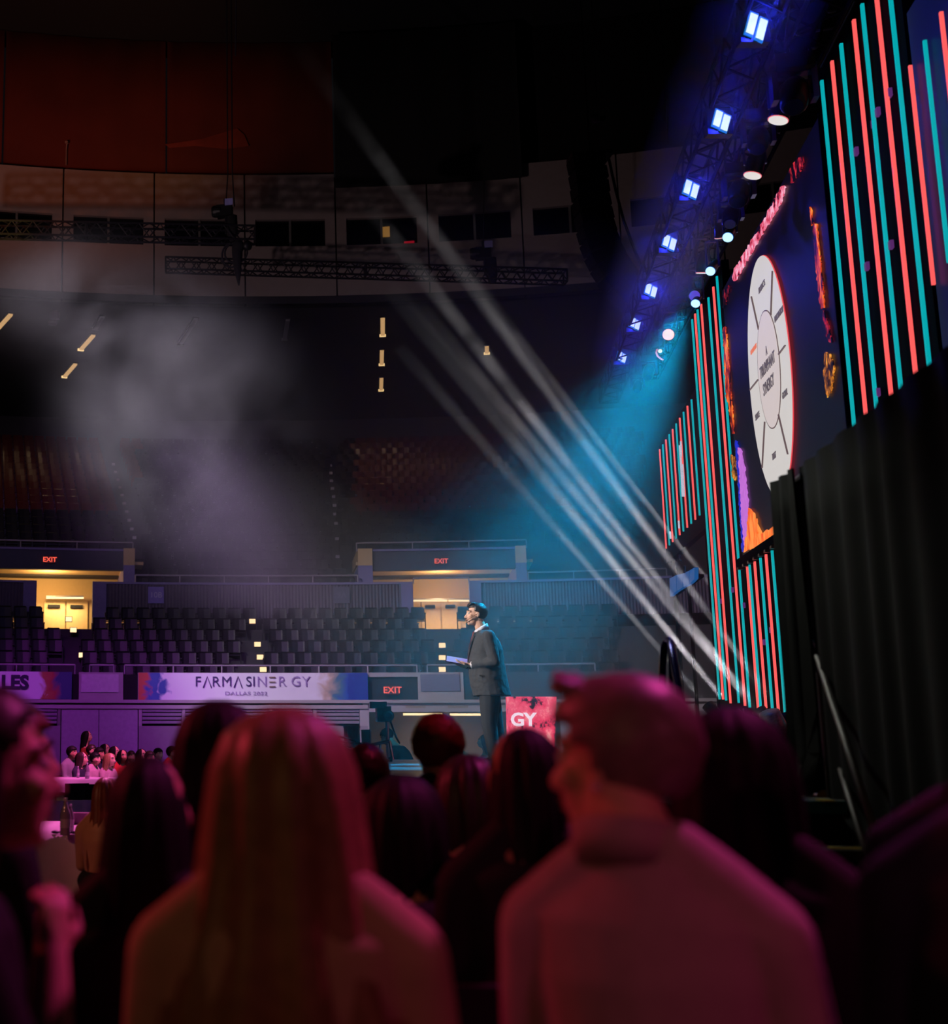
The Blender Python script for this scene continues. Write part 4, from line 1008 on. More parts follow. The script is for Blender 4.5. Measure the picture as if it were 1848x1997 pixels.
hot = emat('hot_teal_lens', (190, 236, 255), 1.3)
cyan_e = emat('cyan_lens_edge', (24, 96, 190), 1.0)
beam_ax = Vector((.75, .35, 1.0))
tl = []
for (x, y), l in (((1419, 462), 'bright blue-white teal spotlight, upper of three over the screen\'s far corner'), ((1385, 528), 'bright blue-white teal spotlight, middle of three over the screen\'s far corner'), ((1356, 591), 'bright blue-white teal spotlight, lowest of three, above the far tower')):
    tl.append(parcan(x, y, 3.0, .062, (.45, .75, .75), l, hot, cyan_e, .26)[0])
vio = emat('violet_lens', (84, 66, 196), 1.0)
parcan(1354, 576, 3.0, .075, (.35, .75, .5), 'dull violet round lamp just above the lowest teal spotlight', vio, None, .2)
org = emat('warm_orange_lens', (255, 206, 176), 1.1); org_e = emat('orange_lens_edge', (255, 104, 84), 1.1)
parcan(1303, 652, 3.0, .088, (.4, .9, .5), 'round warm orange lamp in the teal haze', org, org_e, .24)
yel = emat('yellow_lens', (250, 226, 170), 1.1)
p, yt = parcan(1287, 684, 3.0, .034, (.4, .9, .4), 'small yellow lamp with a red curved rim below the round orange one', yel, None, .2)
m = MB().tube([at_x(x, y, 2.97) for x, y in ((1281, 681), (1279, 687), (1282, 694), (1288, 699), (1292, 701))], .014, 6)
child(m.build('curved_rim', emat('red_rim', (230, 96, 100), 1.0)), yt)
# moving heads (dark bodies) between the spotlights
def mover(x, y, X, s, label, lensm=None):
    p = at_x(x, y, X); t = empty('moving_head', p, **T(label, 'lamp'))
    MB().tube([Vector((0, 0, .3 * s)), Vector((3.07 - p.x, 0, 7.79 - p.z))], .016, 6).build('hook_clamp', lamp_black, t)
    MB().box((0, 0, .26 * s), (.34 * s, .28 * s, .14 * s)).build('base', lamp_black, t)
    MB().box((-.17 * s, 0, .08 * s), (.05 * s, .14 * s, .34 * s)).box((.17 * s, 0, .08 * s), (.05 * s, .14 * s, .34 * s)).box((0, 0, .2 * s), (.36 * s, .1 * s, .04 * s)).build('yoke', violet_l, t)
    ax = Vector((.2, .5, .8)).normalized()
    MB().lathe([(.10 * s, -.2 * s), (.12 * s, -.16 * s), (.13 * s, .05 * s), (.1 * s, .16 * s), (.05 * s, .2 * s)], (0, 0, -.02), 14, ax).build('head', lamp_black, t, True)
    MB().lathe([(.085 * s, -.215 * s), (.085 * s, -.2 * s)], (0, 0, -.02), 14, ax).build('lens', lensm or pmat('dark_lens', (30, 40, 70), .1, spec=.8), t)
mover(1548, 180, 3.1, 1.0, 'dark moving head with a violet sheen, highest on the wall truss')
mover(1478, 268, 3.0, .8, 'dark moving head between the two large white spotlights')
mover(1440, 372, 3.0, .85, 'dark moving head with violet edges below the second white spotlight')
mover(1424, 418, 3.0, .7, 'dark moving head just above the upper teal lens', pmat('pale_dim_lens', (120, 120, 130), .3))
mover(1264, 722, 3.0, .7, 'faint dark moving head with a blue edge in the teal haze')
mover(1243, 750, 3.0, .6, 'lowest faint moving head in the teal haze')
# teal light thrown down and left through the haze
spot('teal_thrower_a', tl[2] + Vector((-.12, -.1, -.1)), at_y(1060, 1120, 19.5), TEAL, 3100, 60, 1.0, .05)
spot('teal_thrower_b', tl[1] + Vector((-.12, -.1, -.1)), at_y(1335, 640, 16.4), (.0, .40, .75), 420, 16, .9, .05)
spot('teal_thrower_c', tl[0] + Vector((-.12, -.1, -.1)), at_y(1370, 540, 15.2), (.0, .36, .80), 350, 16, .9, .05)
# floor mover at the foot of the low strips
t = empty('moving_head', at_x(1512, 1432, 3.2) , **T('pale-vented moving head on the stage floor below the low light tubes', 'lamp'))
t.location.z = SZ
MB().box((0, 0, .09), (.3, .3, .18)).build('base', lamp_black, t); MB().box((-.15, 0, .28), (.05, .14, .34)).box((.15, 0, .28), (.05, .14, .34)).box((0, 0, .16), (.3, .1, .04)).build('yoke', lamp_black, t)
MB().lathe([(.11, -.18), (.13, 0), (.11, .16)], (0, 0, .42), 14, (.3, .3, -.8)).build('head', pmat('silver_vented_head', (150, 150, 150), .4, .5, var=.5, scale=40), t, True)
# upper stage steelwork glimpsed above the tower
m = MB()
for a, b in (((1612, 0), (1570, 100)), ((1667, 0), (1600, 130)), ((1610, 24), (1645, 18)), ((1590, 60), (1630, 54)), ((1574, 96), (1608, 90))): m.tube([at_x(*a, 3.6), at_x(*b, 3.6)], .012, 6)
m.build('roof_ladder_truss', pmat('dim_steel', (46, 46, 50), .5, .5), **T('dim ladder-like steelwork at the top beside the tall tower', 'truss'))

# ------------------------------------------------------------------ stage back edge: camera, cases, coils, lectern
cam_black = pmat('camera_body_black', (16, 17, 20), .5, .2)
bc = at_d(757, 1470, 20.4); t = empty('broadcast_camera', (bc.x, bc.y, 0), YAW * .6, **T('black broadcast camera on a chrome pedestal left of the speaker', 'camera'))
zc = at_d(750, 1392, 20.4).z
MB().box((-.05, .15, zc), (.22, .46, .24)).box((-.14, -.02, zc + .14), (.26, .2, .1)).build('body', cam_black, t)
MB().lathe([(.075, -.30), (.085, -.28), (.08, -.1), (.06, 0)], (.03, 0, zc - .03), 16, (0.1, 1, 0)).build('lens', cam_black, t, True)
MB().lathe([(.05, -.305), (.05, -.295)], (.03, 0, zc - .03), 16, (.1, 1, 0)).build('front_glass', pmat('lens_glass', (20, 26, 50), .05, spec=1), t)
MB().box((-.13, -.1, zc + .16), (.12, .02, .07)).build('tally_display', emat('tally_pink', (206, 150, 190), .9), t)
MB().tube([(.0, .05, .1), (.0, .05, zc - .12)], .03, 8).build('column', pmat('chrome', (170, 170, 175), .15, 1), t); MB().lathe([(.34, 0), (.32, .06), (.06, .12)], (0, .05, 0), 16).build('base', cam_black, t); MB().tube([(.05, .1, zc - .1), (.15, .35, zc - .35), (.22, .55, zc - .45)], .015, 6).build('pan_handle', cam_black, t)
def on_deck(x, y): p = at_z(x, y, SZ); return p
p = at_d(690, 1478, 17.6); p.z = SZ
case_m = pmat('teal_lit_flight_case', (120, 130, 134), .4, .2); t = empty('flight_case', (p.x - .02, p.y, SZ), **T('tall flight case with ridged sides on the stage\'s back corner', 'case'))
MB().box((0, 0, .22), (.20, .18, .44)).build('body', case_m, t); MB().box((-.06, -.1, .22), (.03, .02, .42)).box((.02, -.1, .22), (.03, .02, .42)).box((.07, -.1, .22), (.03, .02, .42)).build('ridge', case_m, t); MB().box((0, 0, .455), (.21, .19, .03)).build('lid', case_m, t)
t = empty('flight_case', (p.x + .17, p.y + .05, SZ), **T('shorter square flight case right behind the ridged one', 'case'))
MB().box((0, 0, .20), (.12, .16, .40)).build('body', pmat('grey_case', (110, 112, 120), .5), t); MB().box((0, 0, .41), (.125, .165, .02)).build('lid', case_m, t)
tube_t = pmat('glossy_dark_cable', (60, 84, 92), .25, .3)
p2 = at_d(712, 1486, 16.8); t = empty('cable_coil', (p2.x, p2.y, SZ), **T('coils of glossy cable lying on the stage\'s back corner', 'cable'))
m = MB()
for k in range(4):
    m.tube([((.30 - .03 * k) * cos(a) - .05 * k, .2 * sin(a), .02 + .03 * k + (.12 + .03 * k) * max(0, sin(a * .5 + .3)) ** 2) for a in [2 * pi * i / 28 for i in range(29)]], .014, 6)
m.build('coil', tube_t, t, True)
p3 = at_d(745, 1476, 17.2); t = empty('floor_stand', (p3.x, p3.y, SZ), **T('low chrome floor stand with a slanting bar beside the camera operator', 'stand'))
MB().tube([(-.22, 0, .20), (.10, 0, .27)], .022, 8).tube([(.10, 0, .27), (.14, 0, .02)], .016, 8).tube([(-.05, 0, .02), (-.02, 0, .22)], .016, 8).build('bar', pmat('chrome', (170, 170, 175), .15, 1), t); MB().lathe([(.05, 0), (.06, .05), (.03, .1)], (-.08, .02, .0), 12).lathe([(.05, 0), (.05, .06)], (.08, .04, 0), 12).build('foot', tube_t, t)
# lectern front display
t = empty('lectern_display', at_d(1030, 1482, 18.0), **T('low display with pink flames and white GY letters behind the speaker\'s legs', 'screen'))
gy = splash_mat('lectern_flames', [(230, 40, 84), (240, 80, 110), (250, 150, 150)], .40, 4.5, 1.4)
A, B, C_, D = at_d(990, 1358, 18), at_d(1085, 1358, 18), at_d(1080, 1480, 18), at_d(993, 1480, 18)
n_ = HD * .12
child(MB().add([A, B, C_, D, A + n_, B + n_, C_ + n_, D + n_], [(0, 1, 2, 3), (7, 6, 5, 4), (0, 4, 5, 1), (1, 5, 6, 2), (2, 6, 7, 3), (3, 7, 4, 0)]).build('display', gy), t)
lt = emat('white_screen_letters', (238, 214, 226), 1.1)
o = text_obj('GY', .25, lt, at_d(1020, 1404, 17.97), RT, UP, None, bold=.008, sx=1.05); child(o, t)
child(MB().box(at_d(1036, 1482, 18.1), (.75, .4, .02), Matrix.Rotation(YAW, 3, 'Z')).build('base', lamp_black), t)
# ------------------------------------------------------------------ people
skin_l = pmat('skin_light', (222, 172, 146), .5, var=.06, scale=20); skin_m = pmat('skin_tan', (186, 132, 104), .5, var=.06, scale=20)
eye_m = pmat('eye_white', (210, 205, 200), .2); iris_m = pmat('eye_dark', (30, 22, 18), .15); lip_m = pmat('lip', (160, 84, 80), .45)
def hairmat(n, c, r=.45, s=.45): return pmat('hair_' + n, c, r, var=.45, scale=38, bump=.35, spec=s)
H_BLACK, H_BROWN, H_BLOND, H_GREY, H_AUB = hairmat('black', (13, 11, 11), .62, .2), hairmat('brown', (46, 30, 24)), hairmat('blond', (150, 116, 74)), hairmat('grey', (128, 106, 103)), hairmat('auburn', (112, 52, 38))
def xf(mb, M): mb.v = [tuple(M @ Vector(p)) for p in mb.v]; return mb
def join(a, b): a.add(b.v, b.f); return a
def head_solids(fem=False, mouth_open=False):
    m = MB()
    m.ell((0, -.018, .032), (.076, .098, .088), 22, 14).ell((0, .026, -.03), (.064, .070, .085), 20, 12)
    m.ell((0, .038, -.082), (.046 if fem else .052, .050, .036), 18, 10).ell((0, .074, -.102), (.018 if fem else .023, .018, .018))
    m.limb([(0, .088, .016), (0, .101, -.012), (0, .114, -.032)], [.0095, .0115, .014]).ell((-.012, .100, -.036), (.010, .011, .008)).ell((.012, .100, -.036), (.010, .011, .008))
    m.limb([(-.046, .070, .030), (0, .088, .032), (.046, .070, .030)], [.011, .013, .011])
    for s in (-1, 1):
        m.ell((s * .042, .062, -.022), (.026, .026, .022))
        m.ell((s * .080, -.008, -.004), (.010, .020, .031), 12, 8, Matrix.Rotation(s * .35, 3, 'Z')); m.ell((s * .081, -.002, -.030), (.008, .010, .012))
    m.ell((0, .091, -.058), (.023, .012, .0065)).ell((0, .089, -.071 - (.010 if mouth_open else 0)), (.020, .012, .007))
    return m
def face_parts(parent, M, mouth_open=False):
    for s in (-1, 1):
        c = M @ Vector((s * .031, .0795, .009))
        e = MB().ell((0, 0, 0), (.0118, .0118, .0118), 12, 8); e.v = [tuple(c + Vector(p)) for p in e.v]; o = e.build('eye', eye_m, parent, True)
        f = (M.to_3x3() @ Vector((0, 1, 0))) * .0085
        i = MB().ell(c + f, (.0055, .0055, .0055), 10, 6).build('iris', iris_m, o, True)
        b = MB().limb([(s * .018, .092, .036), (s * .036, .086, .041), (s * .052, .070, .034)], [.0045, .0055, .003], 6); xf(b, M).build('eyebrow', H_BROWN, parent, True)
    if mouth_open: xf(MB().ell((0, .0965, -.066), (.015, .006, .007)), M).build('mouth', pmat('mouth_dark', (50, 16, 16), .5), parent, True)
    xf(MB().ell((0, .0985, -.0585), (.019, .006, .0045)).ell((0, .0965, -.072 - (.010 if mouth_open else 0)), (.016, .006, .005)), M).build('lip', lip_m, parent, True)
def hand_solids(wrist, d, up, curl=.5, s=1.0, spread=.16, thumb=1):
    """palm and five bent fingers: d points from wrist to knuckles, up is the back of the hand"""
    d = Vector(d).normalized(); u = Vector(up); u = (u - d * u.dot(d)).normalized(); r = d.cross(u) * thumb; w0 = Vector(wrist); m = MB()
    m.limb([w0, w0 + d * .035 * s], [.024 * s, .026 * s]); R = Matrix((r, d, u)).transposed()
    m.ell(w0 + d * .055 * s, (.041 * s, .052 * s, .017 * s), 14, 9, R)
    for i, (off, ln) in enumerate(((-.031, .070), (-.011, .080), (.010, .076), (.030, .060))):
        k = w0 + d * (.095 - abs(off) * .25) * s + r * off * s; a = curl * (.55 + .1 * i); dd = (d + r * (off * spread / .03 * .6)).normalized()
        pts = [k]; cur = dd
        for j, f in enumerate((.46, .31, .23)):
            ax = r; cur = (cur * cos(a) - u * sin(a)).normalized(); pts.append(pts[-1] + cur * ln * f * s)
        m.limb(pts, [.0095 * s, .0088 * s, .0082 * s, .0070 * s], 8)
    t0 = w0 + d * .028 * s - r * .030 * s; t1 = t0 + (d * .6 - r * .75 - u * .2).normalized() * .038 * s; t2 = t1 + (d * .9 - r * .15 - u * .4 * curl).normalized() * .03 * s; t3 = t2 + (d + r * .2 - u * .5 * curl).normalized() * .024 * s
    return m.limb([t0, t1, t2, t3], [.014 * s, .0115 * s, .0100 * s, .0085 * s], 8)
def hair_cap(M, thick=.014, back=-.085, temple=.022, fringe=.055, quiff=0.0, side=.0, seed=0):
    """close-cut hair: a shell over the cranium, cut at hairline, ears and nape"""
    nx, ny = 40, 22; V = []; idx = {}; rnd = random.Random(seed)
    outer, inner, keep = [], [], []
    for i in range(ny + 1):
        a = pi * .80 * i / ny
        for k in range(nx):
            b = 2 * pi * k / nx; d = Vector((sin(a) * sin(b), sin(a) * cos(b), cos(a)))
            base = Vector((d.x * .077, -.018 + d.y * .099, .032 + d.z * .089))
            n = noise.noise(Vector((d.x * 7 + seed, d.y * 7, d.z * 5))) * .5 + noise.noise(Vector((d.x * 19, d.y * 19 + seed, d.z * 9))) * .25
            t = thick * (1.0 + .55 * n) * (1 + side * abs(d.x))
            if quiff: t += quiff * max(0, d.y) ** 1.5 * max(0, d.z) ** .5 * (1 + .5 * n)
            outer.append(base + d * t); inner.append(base - d * .008)
            front = d.y > .0
            lim = fringe if d.y > .55 else (temple - (.03 if d.y < .25 else 0)) if d.y > .05 else back
            keep.append(base.z > lim)
    V = outer + inner; N = len(outer); Fc = []
    K = lambda i, k: i * nx + k % nx
    used = set()
    for i in range(ny):
        for k in range(nx):
            q = (K(i, k), K(i + 1, k), K(i + 1, k + 1), K(i, k + 1))
            if all(keep[j] for j in q): used.add((i, k))
    for i, k in used:
        q = (K(i, k), K(i + 1, k), K(i + 1, k + 1), K(i, k + 1)); Fc += [q, tuple(N + j for j in q[::-1])]
        for (a, b), nb in (((q[0], q[1]), (i, (k - 1) % nx)), ((q[1], q[2]), (i + 1, k)), ((q[2], q[3]), (i, (k + 1) % nx)), ((q[3], q[0]), (i - 1, k))):
            if nb not in used: Fc.append((b, a, N + a, N + b))
    m = MB().add([tuple(M @ v) for v in V], Fc); return m
def hair_long(M, levels, front=.62, thick=.03, seed=0, waves=13, amp=.007, parts=48):
    """long hair: locks falling in a closed shell round the back of the head. levels: (z, rx, ry, cy)"""
    n = parts; V = []; L = len(levels); Fc = []
    for i, (z, rx, ry, cy) in enumerate(levels):
        f = i / (L - 1)
        for s in (0, 1):
            for k in range(n + 1):
                a = front + (2 * pi - 2 * front) * k / n
                g = (amp * (.25 + f) * (sin(a * waves + f * 2.2 + seed) + .6 * sin(a * waves * 2.3 + seed * 2 + f * 3))) if s == 0 else 0
                lump = .012 * noise.noise(Vector((1.6 * sin(a) + seed, 1.6 * cos(a), z * 5))) * (.5 + f)
                t = g + lump - (thick * (.8 if s else 0)); z2 = z + (.022 * sin(a * 9 + seed) * (f > .9))
                V.append(Vector(((rx + t) * sin(a), cy + (ry + t) * cos(a), z2)))
    W = n + 1; I = lambda i, s, k: (i * 2 + s) * W + k
    for i in range(L - 1):
        for k in range(n):
            Fc.append((I(i, 0, k), I(i + 1, 0, k), I(i + 1, 0, k + 1), I(i, 0, k + 1))); Fc.append((I(i, 1, k), I(i, 1, k + 1), I(i + 1, 1, k + 1), I(i + 1, 1, k)))
        Fc.append((I(i, 0, 0), I(i, 1, 0), I(i + 1, 1, 0), I(i + 1, 0, 0))); Fc.append((I(i, 0, n), I(i + 1, 0, n), I(i + 1, 1, n), I(i, 1, n)))
    for k in range(n):
        Fc.append((I(0, 0, k), I(0, 0, k + 1), I(0, 1, k + 1), I(0, 1, k))); Fc.append((I(L - 1, 0, k), I(L - 1, 1, k), I(L - 1, 1, k + 1), I(L - 1, 0, k + 1)))
    return MB().add([tuple(M @ v) for v in V], Fc)
LONG = [(.122, .020, .024, -.02), (.108, .052, .066, -.02), (.08, .080, .100, -.022), (.03, .098, .118, -.026), (-.04, .104, .118, -.032), (-.12, .108, .104, -.045), (-.22, .118, .092, -.07), (-.34, .125, .085, -.085), (-.46, .112, .075, -.09), (-.54, .085, .055, -.09)]
BOB = [(.122, .020, .024, -.02), (.108, .052, .066, -.02), (.08, .082, .102, -.022), (.03, .102, .120, -.026), (-.04, .110, .120, -.032), (-.12, .112, .104, -.04), (-.19, .092, .080, -.05)]
chair_seat = pmat('black_chair_pad', (18, 18, 20), .8); chair_leg = pmat('chair_leg_steel', (120, 118, 122), .35, .7)
chair_parts = {}
def make_chair(loc, rz, hz, label, group=None):
    t = empty('banquet_chair', loc, rz, **T(label, 'chair', group))
    key = round(hz, 2)
    if key not in chair_parts:
        chair_parts[key] = {'seat': MB().box((0, 0, hz), (.42, .42, .05)).mesh('seat'), 'backrest': MB().box((0, -.22, hz + .22), (.40, .035, .26)).box((-.17, -.215, hz + .06), (.03, .03, .14)).box((.17, -.215, hz + .06), (.03, .03, .14)).mesh('backrest')}
        for k, v in chair_parts[key].items(): v.materials.append(chair_seat)
        for i, (x, y) in enumerate(((-.19, .19), (.19, .19), (-.19, -.2), (.19, -.2))):
            me = MB().tube([(x, y * 1.05, 0), (x, y, hz - .02)], .012, 6).mesh('leg'); me.materials.append(chair_leg); chair_parts[key]['leg%d' % i] = me
    for k, me in chair_parts[key].items(): inst(me, k.rstrip('0123'), t)
    return t
def seated(px, py, d, rz, label, hair, hairm, topm, fem=True, skin=skin_l, turn=0.0, tilt=0.0, voxel=.010, face=True, levels=None, cap={}, arms=None, lg={}, wide=1.0, sleeves=True, collar=False, trousers=None, group=None, bare_back=False, chair=True, lean=0.0, neck=.065, hx=0.0, hs=.95):
    """a person sitting with the head centre at pixel (px, py), horizontal distance d"""
    hc = at_d(px, py, d); hz = hc.z
    off = Matrix.Rotation(rz, 3, 'Z') @ Vector((hx, 0, 0)); hc = hc - off
    t = empty('person', (hc.x, hc.y, 0), rz, **T(label, 'person', group))
    M = Matrix.Translation((hx, .03, hz)) @ Matrix.Rotation(turn, 4, 'Z') @ Matrix.Rotation(tilt, 4, 'X')
    sw = (.158 if fem else .19) * wide
    b = xf(head_solids(fem), M)
    b.limb([(hx, .004, hz - .06), (hx * .8, -.016, hz - .15)], [.046 if fem else .053] * 2); hz += neck; seat = max(.40, hz - .80)
    b.limb([(hx * .8, .0, hz - .10), (hx * .5, -.016, hz - .14), (0, -.03, hz - .21)], [.046 if fem else .053] * 2 + [.056 if fem else .064])
    for s in (-1, 1): b.limb([(s * .03, -.035, hz - .185), (s * sw * .55, -.037, hz - .235), (s * sw * .97, -.036, hz - .300)], [.045, .048, .050])
    tors = [((0, -.035, hz - .20), .07, .058), ((0, -.035, hz - .245), sw * .72, .078), ((0, -.035, hz - .285), sw, .098), ((0, -.03, hz - .37), sw * .95, .115), ((0, -.025, hz - .48), sw * .84, .108), ((0, -.02, hz - .60), sw * .78, .105), ((0, -.02, hz - .70), sw * .98, .125), ((0, -.02, seat + .03), sw * 1.02, .135)]
    b.loft(tors, 24)
    A = arms or {-1: ((-sw - .03, .02, hz - .54), (-.10, .25, hz - .64)), 1: ((sw + .03, .02, hz - .54), (.10, .25, hz - .64))}
    for s in (-1, 1):
        sh = Vector((s * sw * .98, -.035, hz - .308)); e, wr = Vector(A[s][0]), Vector(A[s][1])
        b.limb([sh, sh.lerp(e, .5), e], [.052, .046, .038]).limb([e, e.lerp(wr, .4), wr], [.040, .038, .026])
        hd = A[s][2] if len(A[s]) > 2 else (wr - e); hu = A[s][3] if len(A[s]) > 3 else (0, 0, 1)
        join(b, hand_solids(wr, hd, hu, A[s][4] if len(A[s]) > 4 else .6, hs, thumb=-s if len(A[s]) <= 5 else A[s][5]))
        hip = Vector((s * .09, .0, seat + .07)); kn = Vector((s * .11, .40, seat + .06)); an = Vector((s * .11, .38, .09))
        b.limb([hip, hip.lerp(kn, .5), kn], [.085, .078, .058]).limb([kn, kn.lerp(an, .35), an], [.056, .056, .036]).limb([an, (s * .12, .48, .035), (s * .12, .56, .03)], [.038, .034, .026])
    remesh(b, 'body', skin, t, voxel, 2)
    if face: face_parts(t, M)
    g = MB(); e_ = .011
    if bare_back:
        g.loft([((c[0], c[1] + .02, c[2]), rx + e_, ry + e_) for c, rx, ry in tors[4:]], 24)
    else:
        g.loft([(c, rx + e_, ry + e_) for c, rx, ry in tors[(1 if fem else 0):]], 24)
        for s in (-1, 1): g.limb([(s * .045, -.037, hz - .195), (s * sw * .55, -.037, hz - .238), (s * sw * .97, -.036, hz - .302)], [.054, .059, .061])
        if sleeves or True:
            for s in (-1, 1):
                sh = Vector((s * sw * .98, -.035, hz - .308)); e, wr = Vector(A[s][0]), Vector(A[s][1])
                g.limb([sh, sh.lerp(e, .5), e], [.062, .058, .050])
                if sleeves: g.limb([e, e.lerp(wr, .5), e.lerp(wr, .88)], [.050, .048, .038])
    remesh(g, 'jacket' if collar else 'top', topm, t, voxel, 3)
    if collar:
        c = MB(); n = 28; V = []; Fc = []
        for i in range(n + 1):
            a = .55 + (2 * pi - 1.1) * i / n
            for r, z in ((.070, -.150), (.078, -.212), (.090, -.218), (.080, -.152)):
                V.append((hx * .6 + r * sin(a), -.022 + r * 1.02 * cos(a), hz + z - .018 * cos(a)))
        for i in range(n):
            for k in range(4): Fc.append((4 * i + k, 4 * i + 4 + k, 4 * i + 4 + (k + 1) % 4, 4 * i + (k + 1) % 4))
        Fc += [(0, 1, 2, 3), (4 * n + 3, 4 * n + 2, 4 * n + 1, 4 * n)]
        c.add(V, Fc).build('collar', topm, t, True)
    tr = MB()
    for s in (-1, 1):
        hip = Vector((s * .09, .0, seat + .07)); kn = Vector((s * .11, .40, seat + .06)); an = Vector((s * .11, .38, .12))
        tr.limb([hip, hip.lerp(kn, .5), kn], [.096, .088, .070]).limb([kn, kn.lerp(an, .5), an], [.068, .066, .056])
    tr.ell((0, -.01, seat + .10), (sw + .03, .15, .11))
    remesh(tr, 'trousers', trousers or pmat('dark_trousers', (24, 24, 28), .85), t, max(voxel, .014), 2)
    if hair in ('cap', 'both'): hair_cap(M, **cap).build('hair', hairm, t, True)
    if hair in ('long', 'both'): hair_long(M, levels or LONG, **lg).build('hair', hairm, t, True)
    if chair:
        back = Matrix.Rotation(rz, 3, 'Z') @ Vector((0, -.02, 0))
        make_chair(Vector((hc.x, hc.y, 0)) + back, rz, seat - .04, 'black padded chair under the ' + ' '.join(label.split()[:11]).rstrip(','))
    return t, M, hz
cloth = lambda n, c, **k: pmat('cloth_' + n, c, .85, var=.14, scale=26, bump=.12, **k)
C_BLACK, C_CREAM, C_PINKW, C_NAVY, C_RED, C_GREY, C_OCHRE = cloth('black', (22, 21, 24)), cloth('cream', (196, 168, 132)), cloth('pale_jacket', (178, 150, 152)), cloth('navy', (30, 32, 50)), cloth('red', (176, 40, 34)), cloth('grey', (120, 112, 120)), cloth('ochre', (150, 110, 60))
ang = lambda x: YAW - atan2(x - PX, F)          # heading of the line of sight through image column x
# --- near rows
BL_L = [(.128, .020, .024, -.02), (.114, .056, .070, -.02), (.085, .090, .108, -.022), (.03, .113, .128, -.026), (-.04, .124, .130, -.032), (-.12, .132, .120, -.045), (-.22, .150, .115, -.07), (-.30, .178, .115, -.08), (-.42, .205, .115, -.08), (-.56, .215, .11, -.08), (-.70, .19, .10, -.08)]
seated(556, 1538, 2.06, ang(556) - .10, 'woman with long loose blond hair seen from behind, nearest to the camera', 'long', H_BLOND, C_CREAM, True, levels=BL_L, lg=dict(thick=.04, waves=11, amp=.010), wide=1.18)
t2, M2, hz2 = seated(1198, 1487, 2.06, ang(1198) - .22, 'man with swept-up grey hair in a pale collared jacket, face turned left', 'cap', H_GREY, C_PINKW, False, turn=1.30, tilt=-.02, wide=.90, hx=-.045, neck=.058, collar=True, cap=dict(thick=.020, fringe=.058, temple=.020, back=-.100, quiff=.020, seed=3), voxel=.008)
tuft = MB()
for i in range(9):
    x = -.045 + .011 * i; tuft.limb([(x, .035, .108), (x * .95, .072, .124), (x * .8 + .01, .088, .140 + .007 * sin(i * 2.1))], [.018, .014, .006], 8)
xf(tuft, M2).build('quiff', H_GREY, t2, True)
xf(MB().ell((.087, -.004, -.037), (.006, .006, .006)).ell((-.087, -.004, -.037), (.006, .006, .006)), M2).build('earring', pmat('pearl', (230, 200, 215), .2), t2, True)
seated(1430, 1505, 2.46, ang(1430) + .05, 'person with long black hair right of the pale-jacketed man, seen from behind', 'long', H_BLACK, C_BLACK, True, lg=dict(thick=.035, seed=2), wide=1.15)
seated(-62, 1508, 2.02, ang(0) - 1.35, 'woman in profile at the photo\'s left edge, chin near her raised hand', 'both', H_BROWN, C_BLACK, True, turn=.02, tilt=.05, voxel=.008,
       levels=BOB, lg=dict(front=1.25, thick=.03), cap=dict(thick=.02, fringe=.075, temple=.03),
       arms={1: ((.17, .09, .86), (.05, .125, 1.13), (-.25, .12, .95), (.9, .2, 0), 1.0), -1: ((-.19, .03, .86), (-.06, .24, .80))}, sleeves=False, hs=.78)
seated(8, 1478, 3.3, ang(82) - 1.2, 'person with tousled reddish hair behind the woman in profile', 'both', H_AUB, C_BLACK, True, levels=BOB, lg=dict(front=1.1, thick=.03, seed=4), cap=dict(thick=.024, fringe=.06, seed=5))
seated(284, 1594, 2.62, ang(284) - .15, 'person with long straight black hair left of the blond woman', 'long', H_BLACK, C_BLACK, True, levels=[(z, rx * .82, ry * .95, c) for z, rx, ry, c in LONG], lg=dict(seed=6, amp=.004))
seated(425, 1472, 2.95, ang(425) - .1, 'tall person with black hair between the blond woman and the far tables', 'long', H_BLACK, C_BLACK, True, lg=dict(seed=7, amp=.005))
seated(1024, 1520, 3.1, ang(1024) + .1, 'woman with long dark hair just left of the pale-jacketed man', 'long', H_BLACK, C_BLACK, True, levels=[(z, rx * .8, ry * .92, c) for z, rx, ry, c in LONG], lg=dict(seed=8, front=.45), turn=.1, skin=skin_m)
seated(856, 1464, 5.1, ang(856) + .25, 'short-haired person whose crown glows red below the speaker', 'cap', H_AUB, C_BLACK, False, cap=dict(thick=.026, fringe=.05, back=-.095, seed=9), skin=skin_m)
seated(912, 1548, 4.1, ang(916), 'person with dark wavy hair right of the red-lit crown', 'long', H_BROWN, C_BLACK, True, levels=BOB, lg=dict(seed=10, thick=.035), turn=.3)
seated(786, 1606, 3.35, ang(786) - .1, 'person with dark hair in front of the teal stage edge', 'long', H_BLACK, C_BLACK, True, levels=BOB + [(-.30, .10, .07, -.06)], lg=dict(seed=11, thick=.035))
seated(714, 1518, 5.4, ang(714), 'person with brown hair peeping out right of the blond woman', 'cap', H_BROWN, C_BLACK, False, cap=dict(thick=.022, back=-.095, seed=12))
seated(1985, 1405, 2.35, ang(1900), 'person in a dark top at the right edge, only one shoulder in view, further back', 'cap', H_BLACK, C_NAVY, False, cap=dict(thick=.02), face=False, wide=1.12)
seated(2060, 1395, 1.72, ang(1950), 'person in a dark top at the lower right corner, only a rounded shoulder in view', 'cap', H_BLACK, C_NAVY, False, cap=dict(thick=.02), face=False, wide=1.05)
